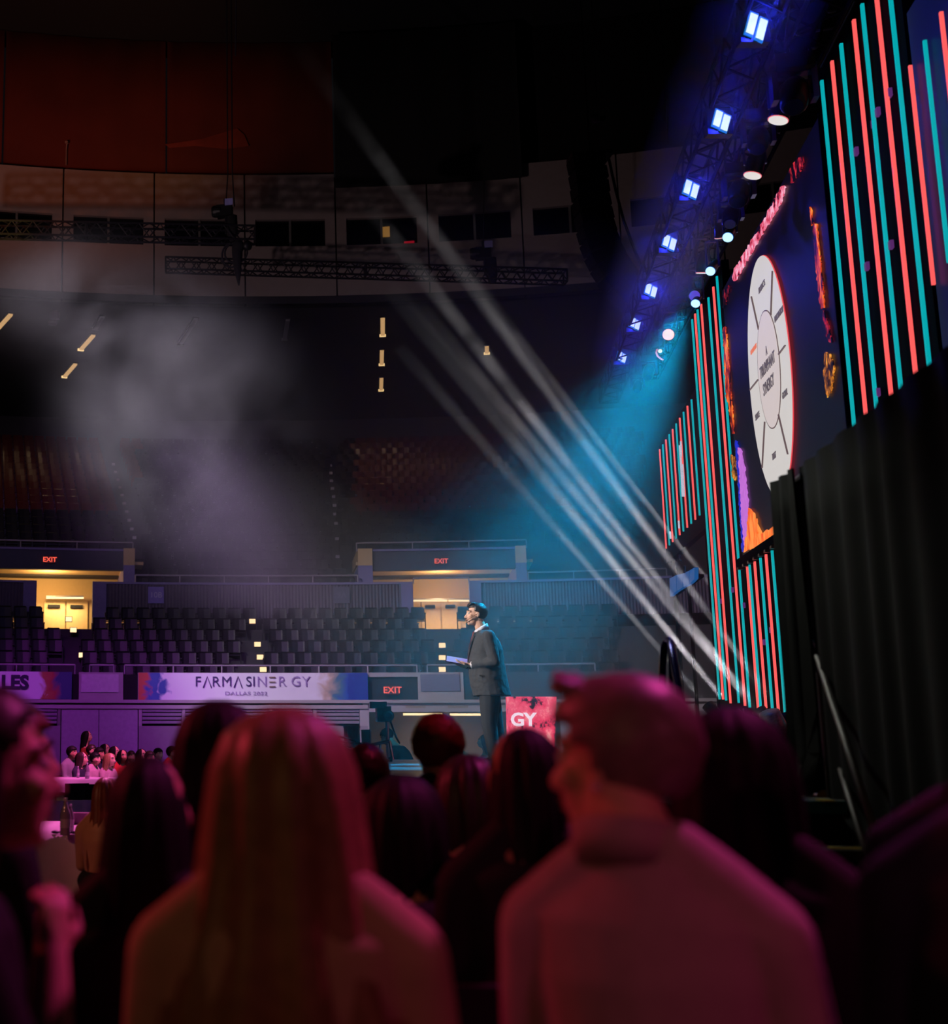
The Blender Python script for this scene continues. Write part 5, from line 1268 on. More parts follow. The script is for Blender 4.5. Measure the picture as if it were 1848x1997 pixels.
# --- the bare-backed guest by the near table
bare, _, bz = seated(204, 1550, 9.0, ang(207) - .5, 'woman with long auburn hair and a bare back at the near white table', 'long', H_AUB, C_GREY, True, skin=skin_m, bare_back=True, chair=False, levels=[(z, rx * .8, ry * .9, c) for z, rx, ry, c in LONG], lg=dict(seed=13), voxel=.013)
sz_ = max(.40, bz - .80) - .03
st_ = empty('stool', bare.location, bare.rotation_euler.z, **T('black round stool under the bare-backed woman', 'stool'))
MB().lathe([(.17, -.03), (.19, -.01), (.18, .02)], (0, -.01, sz_), 18).build('seat', chair_seat, st_, True)
for x_, y_ in ((-.13, .12), (.13, .12), (-.13, -.14), (.13, -.14)): MB().tube([(x_ * 1.3, y_ * 1.3, 0), (x_, y_, sz_ - .02)], .012, 6).build('leg', chair_leg, st_)
# --- guests at the far tables, facing the stage
rf = random.Random(5)
far = [(139, 1468, 25.6, 'cap', H_BLACK, C_GREY, 0, 'guest with dark hair, first from the left at the far white table'), (158, 1479, 24.4, 'long', H_BROWN, C_NAVY, 1, 'guest with long brown hair in a navy top, second at the far white table'),
       (177, 1464, 27.4, 'cap', H_BROWN, C_BLACK, 0, 'dark-haired guest in the row behind, under the standing woman'), (184, 1480, 25.4, 'cap', H_BLACK, C_PINKW, 0, 'guest in a pale top between the brown-haired and the blond woman'),
       (192, 1470, 26.6, 'cap', H_BLACK, C_NAVY, 0, 'guest with short dark hair and a navy top behind the pale top'), (204, 1461, 28.6, 'long', H_BLACK, C_BLACK, 1, 'guest with black hair behind the curly blond woman'),
       (213, 1481, 24.2, 'curl', H_BLOND, C_PINKW, 1, 'woman with curly blond hair at the end of the far white table'), (222, 1466, 27.2, 'long', H_BLACK, C_GREY, 1, 'guest with black hair right above the curly blond woman'),
       (238, 1474, 25.4, 'long', H_BLACK, C_RED, 1, 'guest with long black hair and a red-lit cheek, right of the curly blond woman'), (255, 1476, 28.2, 'cap', H_BROWN, C_NAVY, 0, 'low guest in a navy top beside the corner of the violet doors'),
       (275, 1472, 26.6, 'long', H_BLACK, C_BLACK, 1, 'guest with a full head of black hair left of the masked face'), (291, 1478, 24.9, 'cap', H_BROWN, C_RED, 0, 'guest with a pinkish face in the middle of the right group'),
       (307, 1471, 27.6, 'cap', H_BLACK, C_GREY, 0, 'guest with dark hair and a pale glint on the face'), (334, 1468, 25.6, 'cap', H_BLACK, C_RED, 0, 'guest in an orange-red top, last on the right by the dark tall head')]
for i, (x, y, d, hs, hm, tm, fem, lb) in enumerate(far):
    seated(x, y, d, ang(x) - 2.35 + rf.uniform(-.25, .25), lb, 'long' if hs in ('long', 'curl') else 'cap', hm, tm, bool(fem), skin=rf.choice((skin_l, skin_m)), voxel=.021, turn=rf.uniform(-.2, .2),
           levels=[(z, rx * (1.12 if hs == 'curl' else 1), ry, c) for z, rx, ry, c in LONG[:9]], lg=dict(front=.75, thick=.035, seed=i, parts=26, amp=.014 if hs == 'curl' else .006), cap=dict(thick=.02, seed=i), group=None)
# --- standing figures
def standing(px, ytop, d, rz, label, hairm, topm, legm, h=1.64, fem=True, skin=skin_l, voxel=.02, floor_z=0.0, hair='long', arms=None, turn=0):
    top = at_d(px, ytop, d); hz = top.z - .13; base = floor_z; t = empty('person', (top.x, top.y, base), rz, **T(label, 'person'))
    hz -= base; s_ = hz / 1.50; M = Matrix.Translation((0, .02, hz)) @ Matrix.Rotation(turn, 4, 'Z'); sw = (.155 if fem else .19)
    b = xf(head_solids(fem), M); b.limb([(0, .01, hz - .08), (0, -.02, hz - .2)], [.05, .056])
    tors = [((0, -.02, hz - .20), .07, .058), ((0, -.02, hz - .245), sw * .75, .078), ((0, -.02, hz - .29), sw, .095), ((0, -.015, hz - .40), sw * .95, .115), ((0, -.01, hz - .55), sw * .8, .10), ((0, 0, hz - .70), sw * 1.0, .12), ((0, 0, hz - .78), sw * 1.02, .125)]
    b.loft(tors, 20); hip = hz - .76
    A = arms or {-1: ((-sw - .06, -.02, hz - .56), (-sw - .05, .08, hz - .80)), 1: ((sw + .06, -.02, hz - .56), (sw + .05, .08, hz - .80))}
    for s in (-1, 1):
        sh = Vector((s * sw, -.02, hz - .30)); e, wr = Vector(A[s][0]), Vector(A[s][1])
        b.limb([sh, sh.lerp(e, .5), e], [.05, .044, .037]).limb([e, e.lerp(wr, .4), wr], [.038, .036, .025]); join(b, hand_solids(wr, wr - e, (s, .2, .3), .5, .95, thumb=-s))
        kn = Vector((s * .09, .03, hip * .52)); an = Vector((s * .09, -.01, .09))
        b.limb([(s * .085, 0, hip), (s * .088, .02, hip * .76), kn], [.088, .076, .055]).limb([kn, kn.lerp(an, .35), an], [.053, .054, .036]).limb([an, (s * .1, .10, .035), (s * .1, .17, .03)], [.037, .033, .025])
    remesh(b, 'body', skin, t, voxel, 2); face_parts(t, M)
    g = MB().loft([(c, rx + .012, ry + .012) for c, rx, ry in tors[1:]], 20)
    for s in (-1, 1):
        sh = Vector((s * sw, -.02, hz - .30)); e, wr = Vector(A[s][0]), Vector(A[s][1]); g.limb([sh, sh.lerp(e, .5), e], [.062, .055, .047]).limb([e, e.lerp(wr, .85)], [.047, .036])
    remesh(g, 'top', topm, t, voxel, 2)
    l = MB()
    for s in (-1, 1): l.limb([(s * .085, 0, hip), (s * .09, .03, hip * .52), (s * .09, -.01, .1)], [.098, .068, .052])
    l.ell((0, 0, hip + .02), (sw + .02, .135, .10)); remesh(l, 'trousers', legm, t, voxel, 2)
    if hair == 'long': hair_long(M, LONG[:8], parts=26, front=.75).build('hair', hairm, t, True)
    else: hair_cap(M, thick=.018).build('hair', hairm, t, True)
    return t, M
standing(169, 1424, 29.0, ang(169) - 1.9, 'woman with dark tied-back hair walking past the violet doors', H_BLACK, cloth('rust', (150, 52, 30)), C_BLACK)
standing(944, 1431, 24.0, ang(944) + 1.75, 'woman in an orange-red top clapping at the tunnel mouth beyond the stage', H_BLACK, cloth('orange_red', (214, 62, 38)), C_BLACK, skin=skin_m, voxel=.016,
         arms={-1: ((-.19, .10, 1.00), (-.03, .34, 1.16)), 1: ((.19, .10, 1.00), (.03, .34, 1.17))})
# camera operator hunched behind the pedestal
p = at_d(772, 1434, 21.0); t = empty('person', (p.x, p.y, 0), ang(771) + 1.2, **T('camera operator in black, hunched behind the broadcast camera', 'person'))
z0 = 1.05 * 0 + p.z - .02
b = MB(); Mo = Matrix.Translation((0, .16, z0)) @ Matrix.Rotation(-.5, 4, 'X'); join(b, xf(head_solids(), Mo)); b.limb([(0, .10, z0 - .06), (0, .0, z0 - .16)], [.055, .06])
tor = [((0, -.02, z0 - .14), .10, .09), ((0, -.06, z0 - .22), .18, .13), ((0, -.10, z0 - .36), .19, .16), ((0, -.10, z0 - .55), .17, .15), ((0, -.06, z0 - .70), .17, .15)]
b.loft(tor, 20); 
for s in (-1, 1):
    b.limb([(s * .18, -.03, z0 - .24), (s * .2, .14, z0 - .42), (s * .06, .34, z0 - .30)], [.05, .04, .027]); join(b, hand_solids((s * .06, .34, z0 - .30), (0, 1, .2), (0, 0, 1), .8))
    hp = z0 - .68; b.limb([(s * .09, -.05, hp), (s * .1, .12, hp * .5), (s * .1, -.02, .08)], [.085, .056, .036]).limb([(s * .1, -.02, .06), (s * .1, .14, .03)], [.036, .027])
remesh(b, 'body', skin_m, t, .018, 2); face_parts(t, Mo)
g = MB().loft([(c, rx + .014, ry + .014) for c, rx, ry in tor], 20)
for s in (-1, 1): g.limb([(s * .18, -.03, z0 - .24), (s * .2, .14, z0 - .42), (s * .08, .30, z0 - .32)], [.062, .05, .036]); g.limb([(s * .09, -.05, hp), (s * .1, .12, hp * .5), (s * .1, -.02, .12)], [.096, .066, .05])
remesh(g, 'coverall', C_BLACK, t, .018, 2); hair_cap(Mo, thick=.016).build('hair', H_BLACK, t, True)
# ------------------------------------------------------------------ the speaker
fp = at_d(957, 1490, 14.8)
sp = empty('person', (fp.x, fp.y, SZ), radians(93), **T('man in a charcoal suit speaking on the stage, holding a tablet', 'person'))
suit = pmat('charcoal_suit_wool', (62, 62, 66), .8, var=.12, scale=60, bump=.08); trou = pmat('charcoal_trouser_wool', (46, 47, 52), .85, var=.12, scale=60)
shirt_m = pmat('white_shirt', (226, 220, 226), .7, var=.05); tie_m = pmat('dark_red_tie', (104, 36, 46), .55, var=.3, scale=60)
HS = 1.07; MH = Matrix.Translation((0, .100, 1.715)) @ Matrix.Rotation(.16, 4, 'Z') @ Matrix.Rotation(.03, 4, 'X') @ Matrix.Scale(HS, 4)
b = xf(head_solids(False, True), MH)
b.limb([(0, .075, 1.64), (0, .055, 1.57), (0, .03, 1.49)], [.060, .064, .075])
tors = [((0, .03, 1.50), .10, .075), ((0, .018, 1.44), .175, .10), ((0, .015, 1.36), .19, .135), ((0, .015, 1.2), .185, .15), ((0, .02, 1.05), .18, .16), ((0, .005, .92), .18, .155)]
b.loft(tors, 24)
AR = {-1: ((-.205, -.02, 1.445), (-.25, -.075, 1.155), (-.105, .195, 1.125)), 1: ((.205, -.02, 1.445), (.25, -.03, 1.155), (.11, .24, 1.13))}
hands = {-1: ((-.105, .195, 1.125), (.10, .95, .22)), 1: ((.11, .24, 1.13), (-.12, .95, .2))}
for s in (-1, 1):
    sh, e, wr = [Vector(q) for q in AR[s]]
    b.limb([sh, sh.lerp(e, .5), e], [.058, .05, .042]).limb([e, e.lerp(wr, .4), wr], [.043, .040, .028])
    join(b, hand_solids(wr, hands[s][1], (0, .25, -1), .42, 1.04, thumb=s))
    hip = Vector((s * .09, -.02, .84)); kn = Vector((s * .10, -.035 + .04 * s * -1, .46)); an = Vector((s * .11, -.085 + .05 * s * -1, .10))
    b.limb([hip, hip.lerp(kn, .5), kn], [.095, .08, .058]).limb([kn, kn.lerp(an, .35), an], [.056, .056, .040])
remesh(b, 'body', skin_l, sp, .0075, 2)
face_parts(sp, MH, True)
hair_cap(MH, thick=.011, fringe=.060, temple=.020, back=-.080, quiff=.004, seed=21).build('hair', hairmat('dark_brown', (40, 28, 24)), sp, True)
tq = MB()
for i in range(8):
    x = -.042 + .012 * i; tq.limb([(x, .028, .112), (x, .056, .114 + .004 * sin(i * 2)), (x * .9 + .004, .073, .103), (x * .9 + .006, .079, .086)], [.014, .014, .012, .006], 8)
xf(tq, MH).build('quiff', hairmat('dark_brown', (40, 28, 24)), sp, True)
j = MB()
j.loft([((0, .03, 1.525), .105, .080), ((0, .014, 1.475), .185, .115), ((0, .004, 1.41), .218, .158), ((0, -.002, 1.30), .220, .188), ((0, .004, 1.15), .212, .202), ((0, -.004, 1.02), .215, .212), ((0, -.022, .89), .220, .214), ((0, -.046, .78), .222, .212)], 32)
for s in (-1, 1):
    sh, e, wr = [Vector(q) for q in AR[s]]
    j.limb([sh, sh.lerp(e, .5), e], [.078, .069, .060]).limb([e, e.lerp(wr, .5), e.lerp(wr, .84)], [.060, .056, .047])
jk = remesh(j, 'jacket', suit, sp, .009, 3)
tx = bpy.data.textures.new('sleeve_folds', 'CLOUDS'); tx.noise_scale = .065; tx.noise_depth = 2
md = jk.modifiers.new('folds', 'DISPLACE'); md.texture = tx; md.strength = .015; md.mid_level = .5; md.texture_coords = 'LOCAL'
# lapels, pocket flap, back seam, shirt front, collar, tie, cuffs
m = MB()
for s in (-1, 1):
    P = [(s * .060, .118, 1.505), (s * .105, .128, 1.455), (s * .118, .152, 1.40), (s * .080, .176, 1.33), (s * .012, .206, 1.16), (s * .030, .196, 1.27), (s * .045, .168, 1.38)]
    V = P + [(x, y + .012, z) for x, y, z in P]; n = len(P)
    m.add(V, [tuple(range(n)), tuple(range(2 * n - 1, n - 1, -1))] + [(i, n + i, n + (i + 1) % n, (i + 1) % n) for i in range(n)])
m.build('lapel', suit, sp)
MB().bar((-.212, .10, 1.005), (-.205, -.005, .995), .006, .014).build('pocket_flap', suit, sp)
P = [(-.06, .120, 1.51), (.06, .120, 1.51), (.03, .176, 1.36), (0, .196, 1.20), (-.03, .176, 1.36)]
MB().add(P + [(x, y - .05, z) for x, y, z in P], [(4, 3, 2, 1, 0), (5, 6, 7, 8, 9)] + [(i, (i + 1) % 5, 5 + (i + 1) % 5, 5 + i) for i in range(5)]).build('shirt_front', shirt_m, sp)
V = []; n = 26
for i in range(n + 1):
    a = .22 + (2 * pi - .44) * i / n
    for r, z in ((.072, 1.572), (.080, 1.515), (.090, 1.505), (.079, 1.562)): V.append((r * sin(a), .048 + r * cos(a), z - .040 * cos(a)))
MB().add(V, [(4 * i + k, 4 * i + 4 + k, 4 * i + 4 + (k + 1) % 4, 4 * i + (k + 1) % 4) for i in range(n) for k in range(4)] + [(0, 1, 2, 3), (4 * n + 3, 4 * n + 2, 4 * n + 1, 4 * n)]).build('shirt_collar', shirt_m, sp, True)
MB().loft([((0, .128, 1.515), .022, .016), ((0, .135, 1.49), .016, .014), ((0, .160, 1.42), .026, .010), ((0, .188, 1.32), .034, .010), ((0, .206, 1.20), .038, .010)], 12).build('tie', tie_m, sp, True)
for s in (-1, 1):
    e, wr = Vector(AR[s][1]), Vector(AR[s][2]); MB().tube([e.lerp(wr, .85), e.lerp(wr, .93)], .040, 14).build('shirt_cuff', shirt_m, sp, True)
l = MB()
for s in (-1, 1):
    hip = Vector((s * .088, -.015, .84)); kn = Vector((s * .10, -.035 - .04 * s, .46)); an = Vector((s * .11, -.085 - .05 * s, .085))
    l.limb([hip, hip.lerp(kn, .5), kn], [.125, .110, .088]).limb([kn, kn.lerp(an, .5), an], [.088, .076, .064])
l.ell((0, -.02, .88), (.19, .16, .12)); remesh(l, 'trousers', trou, sp, .011, 3)
for s in (-1, 1):
    a = Vector((s * .11, -.085 - .05 * s, 0)); q = MB()
    q.limb([a + Vector((0, -.03, .045)), a + Vector((0, .06, .05)), a + Vector((.012 * s, .17, .035))], [.042, .044, .034]); q.v = [(x, y, max(z, .004)) for x, y, z in q.v]
    q.build('shoe', pmat('polished_black_shoe', (18, 17, 18), .2, spec=.7), sp, True)
xf(MB().tube([(-.083, -.002, .005), (-.078, .05, -.03), (-.055, .088, -.055), (-.035, .108, -.068)], .0032, 6).ell((-.033, .111, -.070), (.009, .009, .008)), MH).build('headset_microphone', pmat('skin_tone_mic', (190, 140, 110), .5), sp, True)
wv = Matrix.Rotation(radians(93), 4, 'Z')
tb = empty('tablet', Vector((fp.x, fp.y, SZ)) + (wv @ Vector((-.01, .335, 1.185))).to_3d(), radians(93), **T('flat tablet with a pale cover, held level in the speaker\'s hands', 'tablet'))
Rt = Matrix.Rotation(-.20, 3, 'X') @ Matrix.Rotation(-.42, 3, 'Y')
Rt = Matrix.Rotation(.18, 3, 'X') @ Matrix.Rotation(-.42, 3, 'Y')
MB().box((0, 0, 0), (.175, .25, .010), Rt).build('body', pmat('tablet_black', (20, 20, 24), .3), tb)
MB().box(Rt @ Vector((0, 0, .0075)), (.165, .235, .005), Rt).build('screen', emat('tablet_screen', (150, 140, 215), .9, .1), tb)
MB().box(Rt @ Vector((0, 0, -.0075)), (.17, .24, .005), Rt).build('cover', pmat('lavender_cover', (196, 186, 222), .5), tb)

# ------------------------------------------------------------------ far and near tables on the arena floor
linen = pmat('white_table_linen', (214, 200, 208), .85, var=.06, scale=12, bump=.1)
def table(x, y, r, label, lc, drop=.30, folds=15):
    p = at_z(x, y, .75); t = empty('round_table', (p.x, p.y, 0), **T(label, 'table'))
    MB().lathe([(r, 0), (r, .025)], (0, 0, .715), 36).build('tabletop', pmat('plywood_top', (120, 96, 70), .6), t)
    MB().tube([(0, 0, .03), (0, 0, .715)], .04, 10).lathe([(.32, 0), (.3, .03), (.05, .06)], (0, 0, 0), 16).build('pedestal', pmat('chrome', (170, 170, 175), .15, 1), t)
    n = 90; V = []; Fc = []
    for i in range(n):
        a = 2 * pi * i / n; w_ = sin(a * folds) * .035 + .02 * sin(a * 6)
        V += [(r * 1.01 * cos(a), r * 1.01 * sin(a), .747), ((r + .03 + w_ * .5) * cos(a), (r + .03 + w_ * .5) * sin(a), .60), ((r + .05 + w_) * cos(a), (r + .05 + w_) * sin(a), .747 - drop - .03 * sin(a * 4))]
    V += [(0, 0, .750)]
    for i in range(n):
        k = (i + 1) % n; Fc += [(3 * n, 3 * i, 3 * k), (3 * i, 3 * i + 1, 3 * k + 1, 3 * k), (3 * i + 1, 3 * i + 2, 3 * k + 2, 3 * k + 1)]
    c = MB().add(V, Fc).build('tablecloth', linen, smooth=True, **T(lc, 'tablecloth')); c.location = (p.x, p.y, 0)
    return p
def bottle(x, y, d, z, label, m, s=1.0):
    p = at_d(x, y, d); t = empty('bottle', (p.x, p.y, z), **T(label, 'bottle'))
    MB().lathe([(.034 * s, 0), (.036 * s, .01), (.036 * s, .14 * s), (.030 * s, .17 * s), (.013 * s, .21 * s), (.013 * s, .235 * s)], n=14).build('glass', m, t, True); MB().lathe([(.015 * s, .232 * s), (.015 * s, .255 * s)], n=10).build('cap', pmat('white_cap', (210, 205, 215), .5), t); MB().lathe([(.0365 * s, .05 * s), (.0365 * s, .11 * s)], n=14).build('wrapper', pmat('pale_label', (190, 170, 190), .6), t)
clear = pmat('bottle_plastic', (150, 130, 150), .1, spec=.8)
pf = table(166, 1517, .92, 'round banquet table far off among the seated guests', 'white cloth on the far table, lit lilac along its rim', .22)
pn = table(156, 1612, .82, 'round banquet table nearer by, behind the dark heads on the left', 'white cloth on the near table, strewn with things and lit pink', .42)
bottle(170, 1514, 23.2, .752, 'slim bottle standing on the far white table', clear, 1.1)
bottle(152, 1514, 23.8, .752, 'small bottle left of the slim one on the far table', clear, .8)
bottle(127, 1618, 9.7, .752, 'water bottle at the left of the near pink-lit table', clear, 1.05)
bottle(137, 1603, 10.1, .752, 'small bottle next to the water bottle on the near table', clear, .8)
p = at_z(164, 1606, .752); MB().box((0, 0, .045), (.24, .15, .09)).build('gift_box', pmat('mauve_box', (120, 84, 110), .7), **T('flat mauve box on the near table beside the bare-backed woman', 'box')).location = (p.x, p.y, .752)
p = at_z(152, 1601, .752); nb_ = MB()
for i in range(7): nb_.ell((.07 * cos(i * 2.1), .06 * sin(i * 1.7), .02 + .006 * (i % 3)), (.05, .035, .02), 10, 6, Matrix.Rotation(i * .9, 3, 'Z'))
nb_.build('napkin', pmat('crumpled_paper', (206, 190, 200), .9), smooth=True, **T('crumpled white napkin behind the mauve box on the near table', 'napkin')).location = (p.x, p.y, .752)
p = at_z(146, 1626, .752); c_ = MB()
for i in range(6): c_.ell((.05 * (i - 3), .02 * sin(i * 2), .012), (.035, .03, .012), 10, 6)
c_.build('keys_and_case', pmat('dark_small_things', (30, 28, 40), .5), smooth=True, **T('dark spectacle case lying at the near table\'s front edge', 'case')).location = (p.x, p.y, .752)
for x, d, r_, l in ((142, 21.6, .3, 'black chair with its back to us below the far white table, left one'), (196, 21.2, -.2, 'black chair with its back to us below the far white table, right one')):
    q = at_d(x, 1540, d); make_chair((q.x, q.y, 0), ang(x) + r_, .38, l)
q = at_d(128, 1550, 13.6); make_chair((q.x, q.y, 0), ang(128) + .3, .46, 'black chair with a white cloth hung over its back')
V = []; n = 14
for i in range(n + 1):
    x = -.26 + .52 * i / n
    for k, (y, z) in enumerate(((-.262, .36 - .05 * sin(i * 1.3)), (-.258, .60), (-.250, .825), (-.195, .830), (-.185, .60), (-.18, .48 + .05 * sin(i)))): V.append((x * (1 + .05 * sin(k)), y - .012 * sin(i * 2.2) * (k in (0, 1)), z))
dc = MB().add(V, [(6 * i + k, 6 * i + 6 + k, 6 * i + 7 + k, 6 * i + k + 1) for i in range(n) for k in range(5)]).build('draped_cloth', linen, smooth=True, **T('white cloth hung over a chair back, left of the chrome pedestal', 'cloth'))
dc.location = (q.x, q.y, 0); dc.rotation_euler = (0, 0, ang(128) + .3)
so_ = dc.modifiers.new('cloth_thickness', 'SOLIDIFY'); so_.thickness = .006
# ------------------------------------------------------------------ haze, smoke and beams: real scattering volumes lit by lamps, those for the smoke unseen
def vol(name, build):
    m = bpy.data.materials.new(name); m.use_nodes = True; nt = m.node_tree; nt.nodes.clear()
    out = nt.nodes.new('ShaderNodeOutputMaterial'); sc_ = nt.nodes.new('ShaderNodeVolumeScatter'); sc_.inputs['Anisotropy'].default_value = 0.0
    nt.links.new(sc_.outputs[0], out.inputs['Volume']); build(nt, sc_); return m
def mth(nt, op, a, b=None, c=None):
    n = nt.nodes.new('ShaderNodeMath'); n.operation = op
    for i, v in enumerate((a, b, c)):
        if v is None: continue
        if isinstance(v, (int, float)): n.inputs[i].default_value = v
        else: nt.links.new(v, n.inputs[i])
    return n.outputs[0]
def hz_const(dens):
    def f(nt, s): s.inputs['Density'].default_value = dens; s.inputs['Color'].default_value = (.9, .95, 1, 1)
    return f
def hz_soft(dens, r):
    def f(nt, s):
        tc = nt.nodes.new('ShaderNodeTexCoord'); v = nt.nodes.new('ShaderNodeVectorMath'); v.operation = 'MULTIPLY'
        nt.links.new(tc.outputs['Object'], v.inputs[0]); v.inputs[1].default_value = (1 / r[0], 1 / r[1], 1 / r[2])
        d = nt.nodes.new('ShaderNodeVectorMath'); d.operation = 'DOT_PRODUCT'; nt.links.new(v.outputs[0], d.inputs[0]); nt.links.new(v.outputs[0], d.inputs[1])
        nt.links.new(mth(nt, 'MULTIPLY', mth(nt, 'MAXIMUM', mth(nt, 'SUBTRACT', 1.0, d.outputs['Value']), 0.0), dens), s.inputs['Density']); s.inputs['Color'].default_value = (.9, .95, 1, 1)
    return f
def haze(name, c, r, dens, label):
    o = MB().ell((0, 0, 0), r, 28, 16).build(name, vol(name, hz_soft(dens, r)), kind='stuff', label=label, category='haze'); o.location = c; return o
haze('stage_haze', (-.1, 19.5, 4.2), (4.6, 7.0, 4.9), .055, 'teal lit haze hanging over the stage in front of the light wall')
haze('truss_haze', (2.50, 15.4, 7.30), (.62, 8.6, .62), .30, 'thin haze glowing blue round the lamps of the lamp truss')
# rolling smoke over the left stand
SD = 33.0
blobs = [(390, 740, 105, 130, 1.0), (215, 800, 60, 120, .75), (330, 950, 115, 120, 1.05), (270, 640, 170, 70, .45), (480, 1080, 110, 110, .75), (560, 1190, 120, 80, .7), (120, 580, 160, 70, .5), (520, 800, 90, 120, .38), (640, 1300, 70, 70, .65)]
def smoke(nt, s):
    g = nt.nodes.new('ShaderNodeNewGeometry'); pos = g.outputs['Position']; tot = None
    for x, y, rx, ry, a in blobs:
        c = at_d(x, y, SD); k = SD / F
        v = nt.nodes.new('ShaderNodeVectorMath'); v.operation = 'SUBTRACT'; nt.links.new(pos, v.inputs[0]); v.inputs[1].default_value = c
        sc_ = nt.nodes.new('ShaderNodeVectorMath'); sc_.operation = 'MULTIPLY'; nt.links.new(v.outputs[0], sc_.inputs[0]); sc_.inputs[1].default_value = (1 / (rx * k), 1 / (rx * k * .8 + 1.2), 1 / (ry * k))
        d = nt.nodes.new('ShaderNodeVectorMath'); d.operation = 'DOT_PRODUCT'; nt.links.new(sc_.outputs[0], d.inputs[0]); nt.links.new(sc_.outputs[0], d.inputs[1])
        e = mth(nt, 'EXPONENT', mth(nt, 'MULTIPLY', d.outputs['Value'], -1.0)); e = mth(nt, 'MULTIPLY', e, a)
        tot = e if tot is None else mth(nt, 'ADD', tot, e)
    n = nt.nodes.new('ShaderNodeTexNoise'); n.inputs['Scale'].default_value = .36; n.inputs['Detail'].default_value = 6; n.inputs['Roughness'].default_value = .6; n.inputs['Distortion'].default_value = .6
    nt.links.new(pos, n.inputs['Vector'])
    f = mth(nt, 'MAXIMUM', mth(nt, 'MULTIPLY_ADD', n.outputs['Fac'], 5.2, -2.05), 0.05)
    nt.links.new(mth(nt, 'MULTIPLY', mth(nt, 'MULTIPLY', tot, f), .085), s.inputs['Density']); s.inputs['Color'].default_value = (.95, .93, 1, 1)
c0 = at_d(330, 900, SD)
sm_mat = vol('rolling_smoke', smoke)
smk = MB().ell((0, 0, 0), (7.4, 5.2, 7.8), 28, 18).build('smoke', sm_mat, kind='stuff', label='grey violet smoke rolling up in front of the left stands', category='smoke')
smk.location = (c0.x - .2, c0.y, c0.z)
spot('smoke_light', (-13, 22, 15), at_d(350, 840, SD), (.90, .82, .94), 19000, 42, 1.0)  # this spot and the low one are unseen, added to brighten the smoke
spot('smoke_light_low', (-9, 17, 5), at_d(500, 1050, SD), (.78, .72, .95), 2600, 50, 1.0)
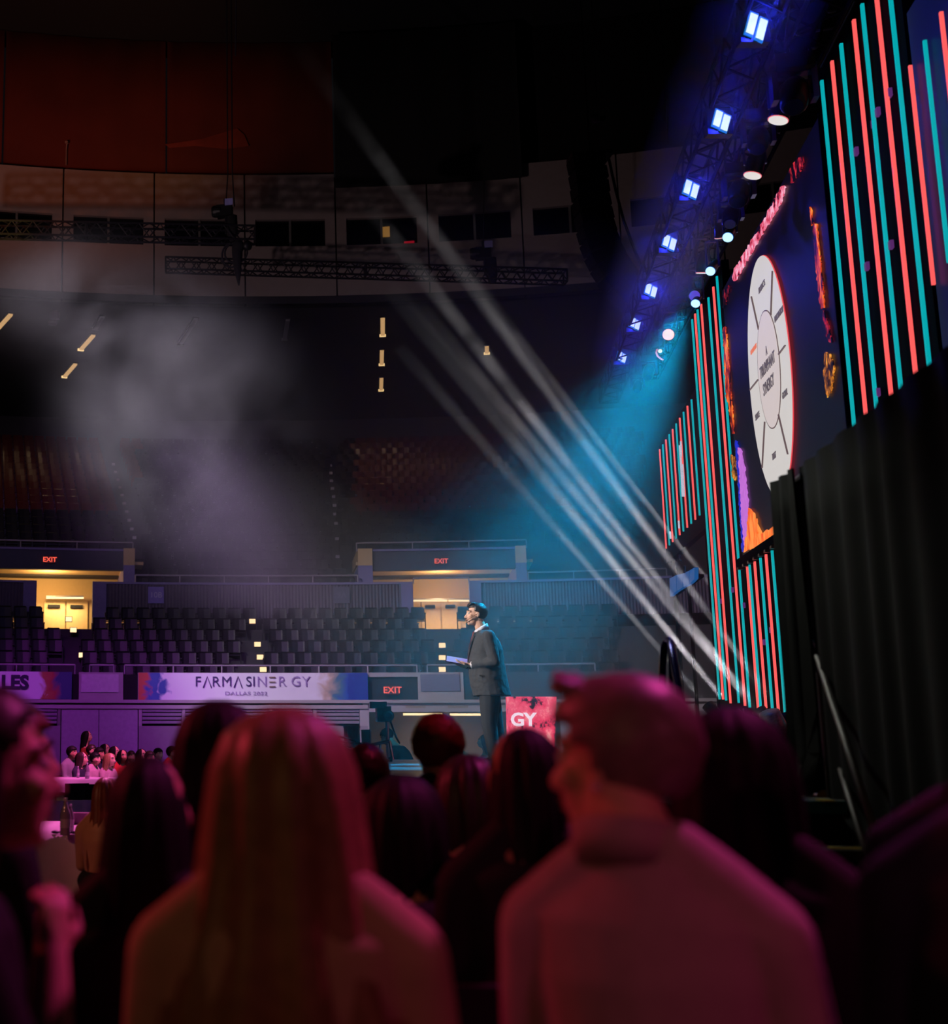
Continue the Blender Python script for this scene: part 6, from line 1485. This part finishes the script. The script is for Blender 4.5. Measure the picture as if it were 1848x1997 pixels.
# white shafts from the floor lamps
def beam(name, a, b, xa, yb, r0, r1, power, label, dens=.55, sc_=1.1, cut=.0, lamp=True, fade=1.0):
    A, B = at_x(*a, xa), at_y(*b, yb); d = B - A; L = d.length; dn = d.normalized()
    q = dn.to_track_quat('Z', 'Y'); n = 16; prof = [(r0 + (r1 - r0) * i / 10, L * i / 10) for i in range(11)]
    def f(nt, s):
        tc = nt.nodes.new('ShaderNodeTexCoord'); sp_ = nt.nodes.new('ShaderNodeSeparateXYZ'); nt.links.new(tc.outputs['Object'], sp_.inputs[0])
        rr = mth(nt, 'ADD', mth(nt, 'MULTIPLY', sp_.outputs[0], sp_.outputs[0]), mth(nt, 'MULTIPLY', sp_.outputs[1], sp_.outputs[1]))
        rad = mth(nt, 'MULTIPLY_ADD', sp_.outputs[2], (r1 - r0) / L, r0)
        fall = mth(nt, 'MAXIMUM', mth(nt, 'SUBTRACT', 1.0, mth(nt, 'DIVIDE', rr, mth(nt, 'MULTIPLY', rad, rad))), 0.0)
        n1 = nt.nodes.new('ShaderNodeTexNoise'); n1.inputs['Scale'].default_value = sc_; n1.inputs['Detail'].default_value = 5; n1.inputs['Roughness'].default_value = .68; n1.inputs['Distortion'].default_value = .4
        g = nt.nodes.new('ShaderNodeNewGeometry'); nt.links.new(g.outputs['Position'], n1.inputs['Vector'])
        no = mth(nt, 'MAXIMUM', mth(nt, 'MULTIPLY_ADD', n1.outputs['Fac'], 3.6, -1.0 - cut), .08)
        z = mth(nt, 'DIVIDE', sp_.outputs[2], L)
        fd = mth(nt, 'POWER', mth(nt, 'MAXIMUM', mth(nt, 'SUBTRACT', 1.0, z), 0.0), fade)
        nt.links.new(mth(nt, 'MULTIPLY', mth(nt, 'MULTIPLY', mth(nt, 'MULTIPLY', fall, no), dens), mth(nt, 'MULTIPLY', fd, mth(nt, 'MULTIPLY_ADD', sp_.outputs[2], .16, .30))), s.inputs['Density']); s.inputs['Color'].default_value = (.97, .95, 1, 1)
    o = MB().lathe(prof, (0, 0, 0), n).build(name, vol('shaft_smoke', f), kind='stuff', label=label, category='light beam')
    o.location = A; o.rotation_mode = 'QUATERNION'; o.rotation_quaternion = q
    floor_lamp_head(A, dn, 'black floor lamp throwing the ' + label.split(',')[0])
    if lamp:
        spot('beam_lamp', A + dn * .02, B, (1.0, .96, .98), power, math.degrees(2 * math.atan((r1 - r0 * .3) / L)) * 1.05, .5, .04)
BEAMS = [((1480, 1262), (800, 385), 4.75, 23.0, .065, .20, 'white light shaft furthest right, passing behind the tall tower', .42, .0, 1.6),
         ((1518, 1386), (560, 60), 3.30, 20.0, .065, .22, 'white light shaft second from the right, through the blue display', .50, .0, 1.7),
         ((1472, 1375), (690, 365), 3.28, 20.0, .065, .20, 'patchy white light shaft in the middle of the bundle', .60, .30, 1.0),
         ((1488, 1400), (800, 575), 3.30, 21.5, .06, .18, 'bright white light shaft left of the middle of the bundle', .55, .05, 1.3),
         ((1425, 1382), (985, 838), 3.20, 19.5, .06, .13, 'ragged white light shaft ending in the teal haze', .50, .12, .8),
         ((1374, 1368), (1083, 1030), 3.10, 20.5, .035, .07, 'faint thin light shaft left of the bundle', .26, .22, .5)]
def floor_lamp_head(P, dn, label):
    t = empty('beam_lamp', (P.x, P.y, SZ), **T(label, 'lamp'))
    MB().box((0, 0, .07), (.24, .24, .14)).build('base', lamp_black, t); h = P.z - SZ - .10
    for s in (-1, 1): MB().box((s * .12, 0, .14 + h / 2 - .05), (.03, .1, max(.1, h - .05))).build('yoke', lamp_black, t)
    c = P - Vector((P.x, P.y, SZ)) - dn * .06
    MB().lathe([(.06, -.24), (.085, -.16), (.085, .0)], c, 14, dn).build('head', lamp_black, t, True)
for i, (a, b, xa, yb, r0, r1, l, dn_, ct, fd) in enumerate(BEAMS):
    beam('light_shaft', a, b, xa, yb, r0, r1, 33000, l, dn_, .95, ct, True, fd)
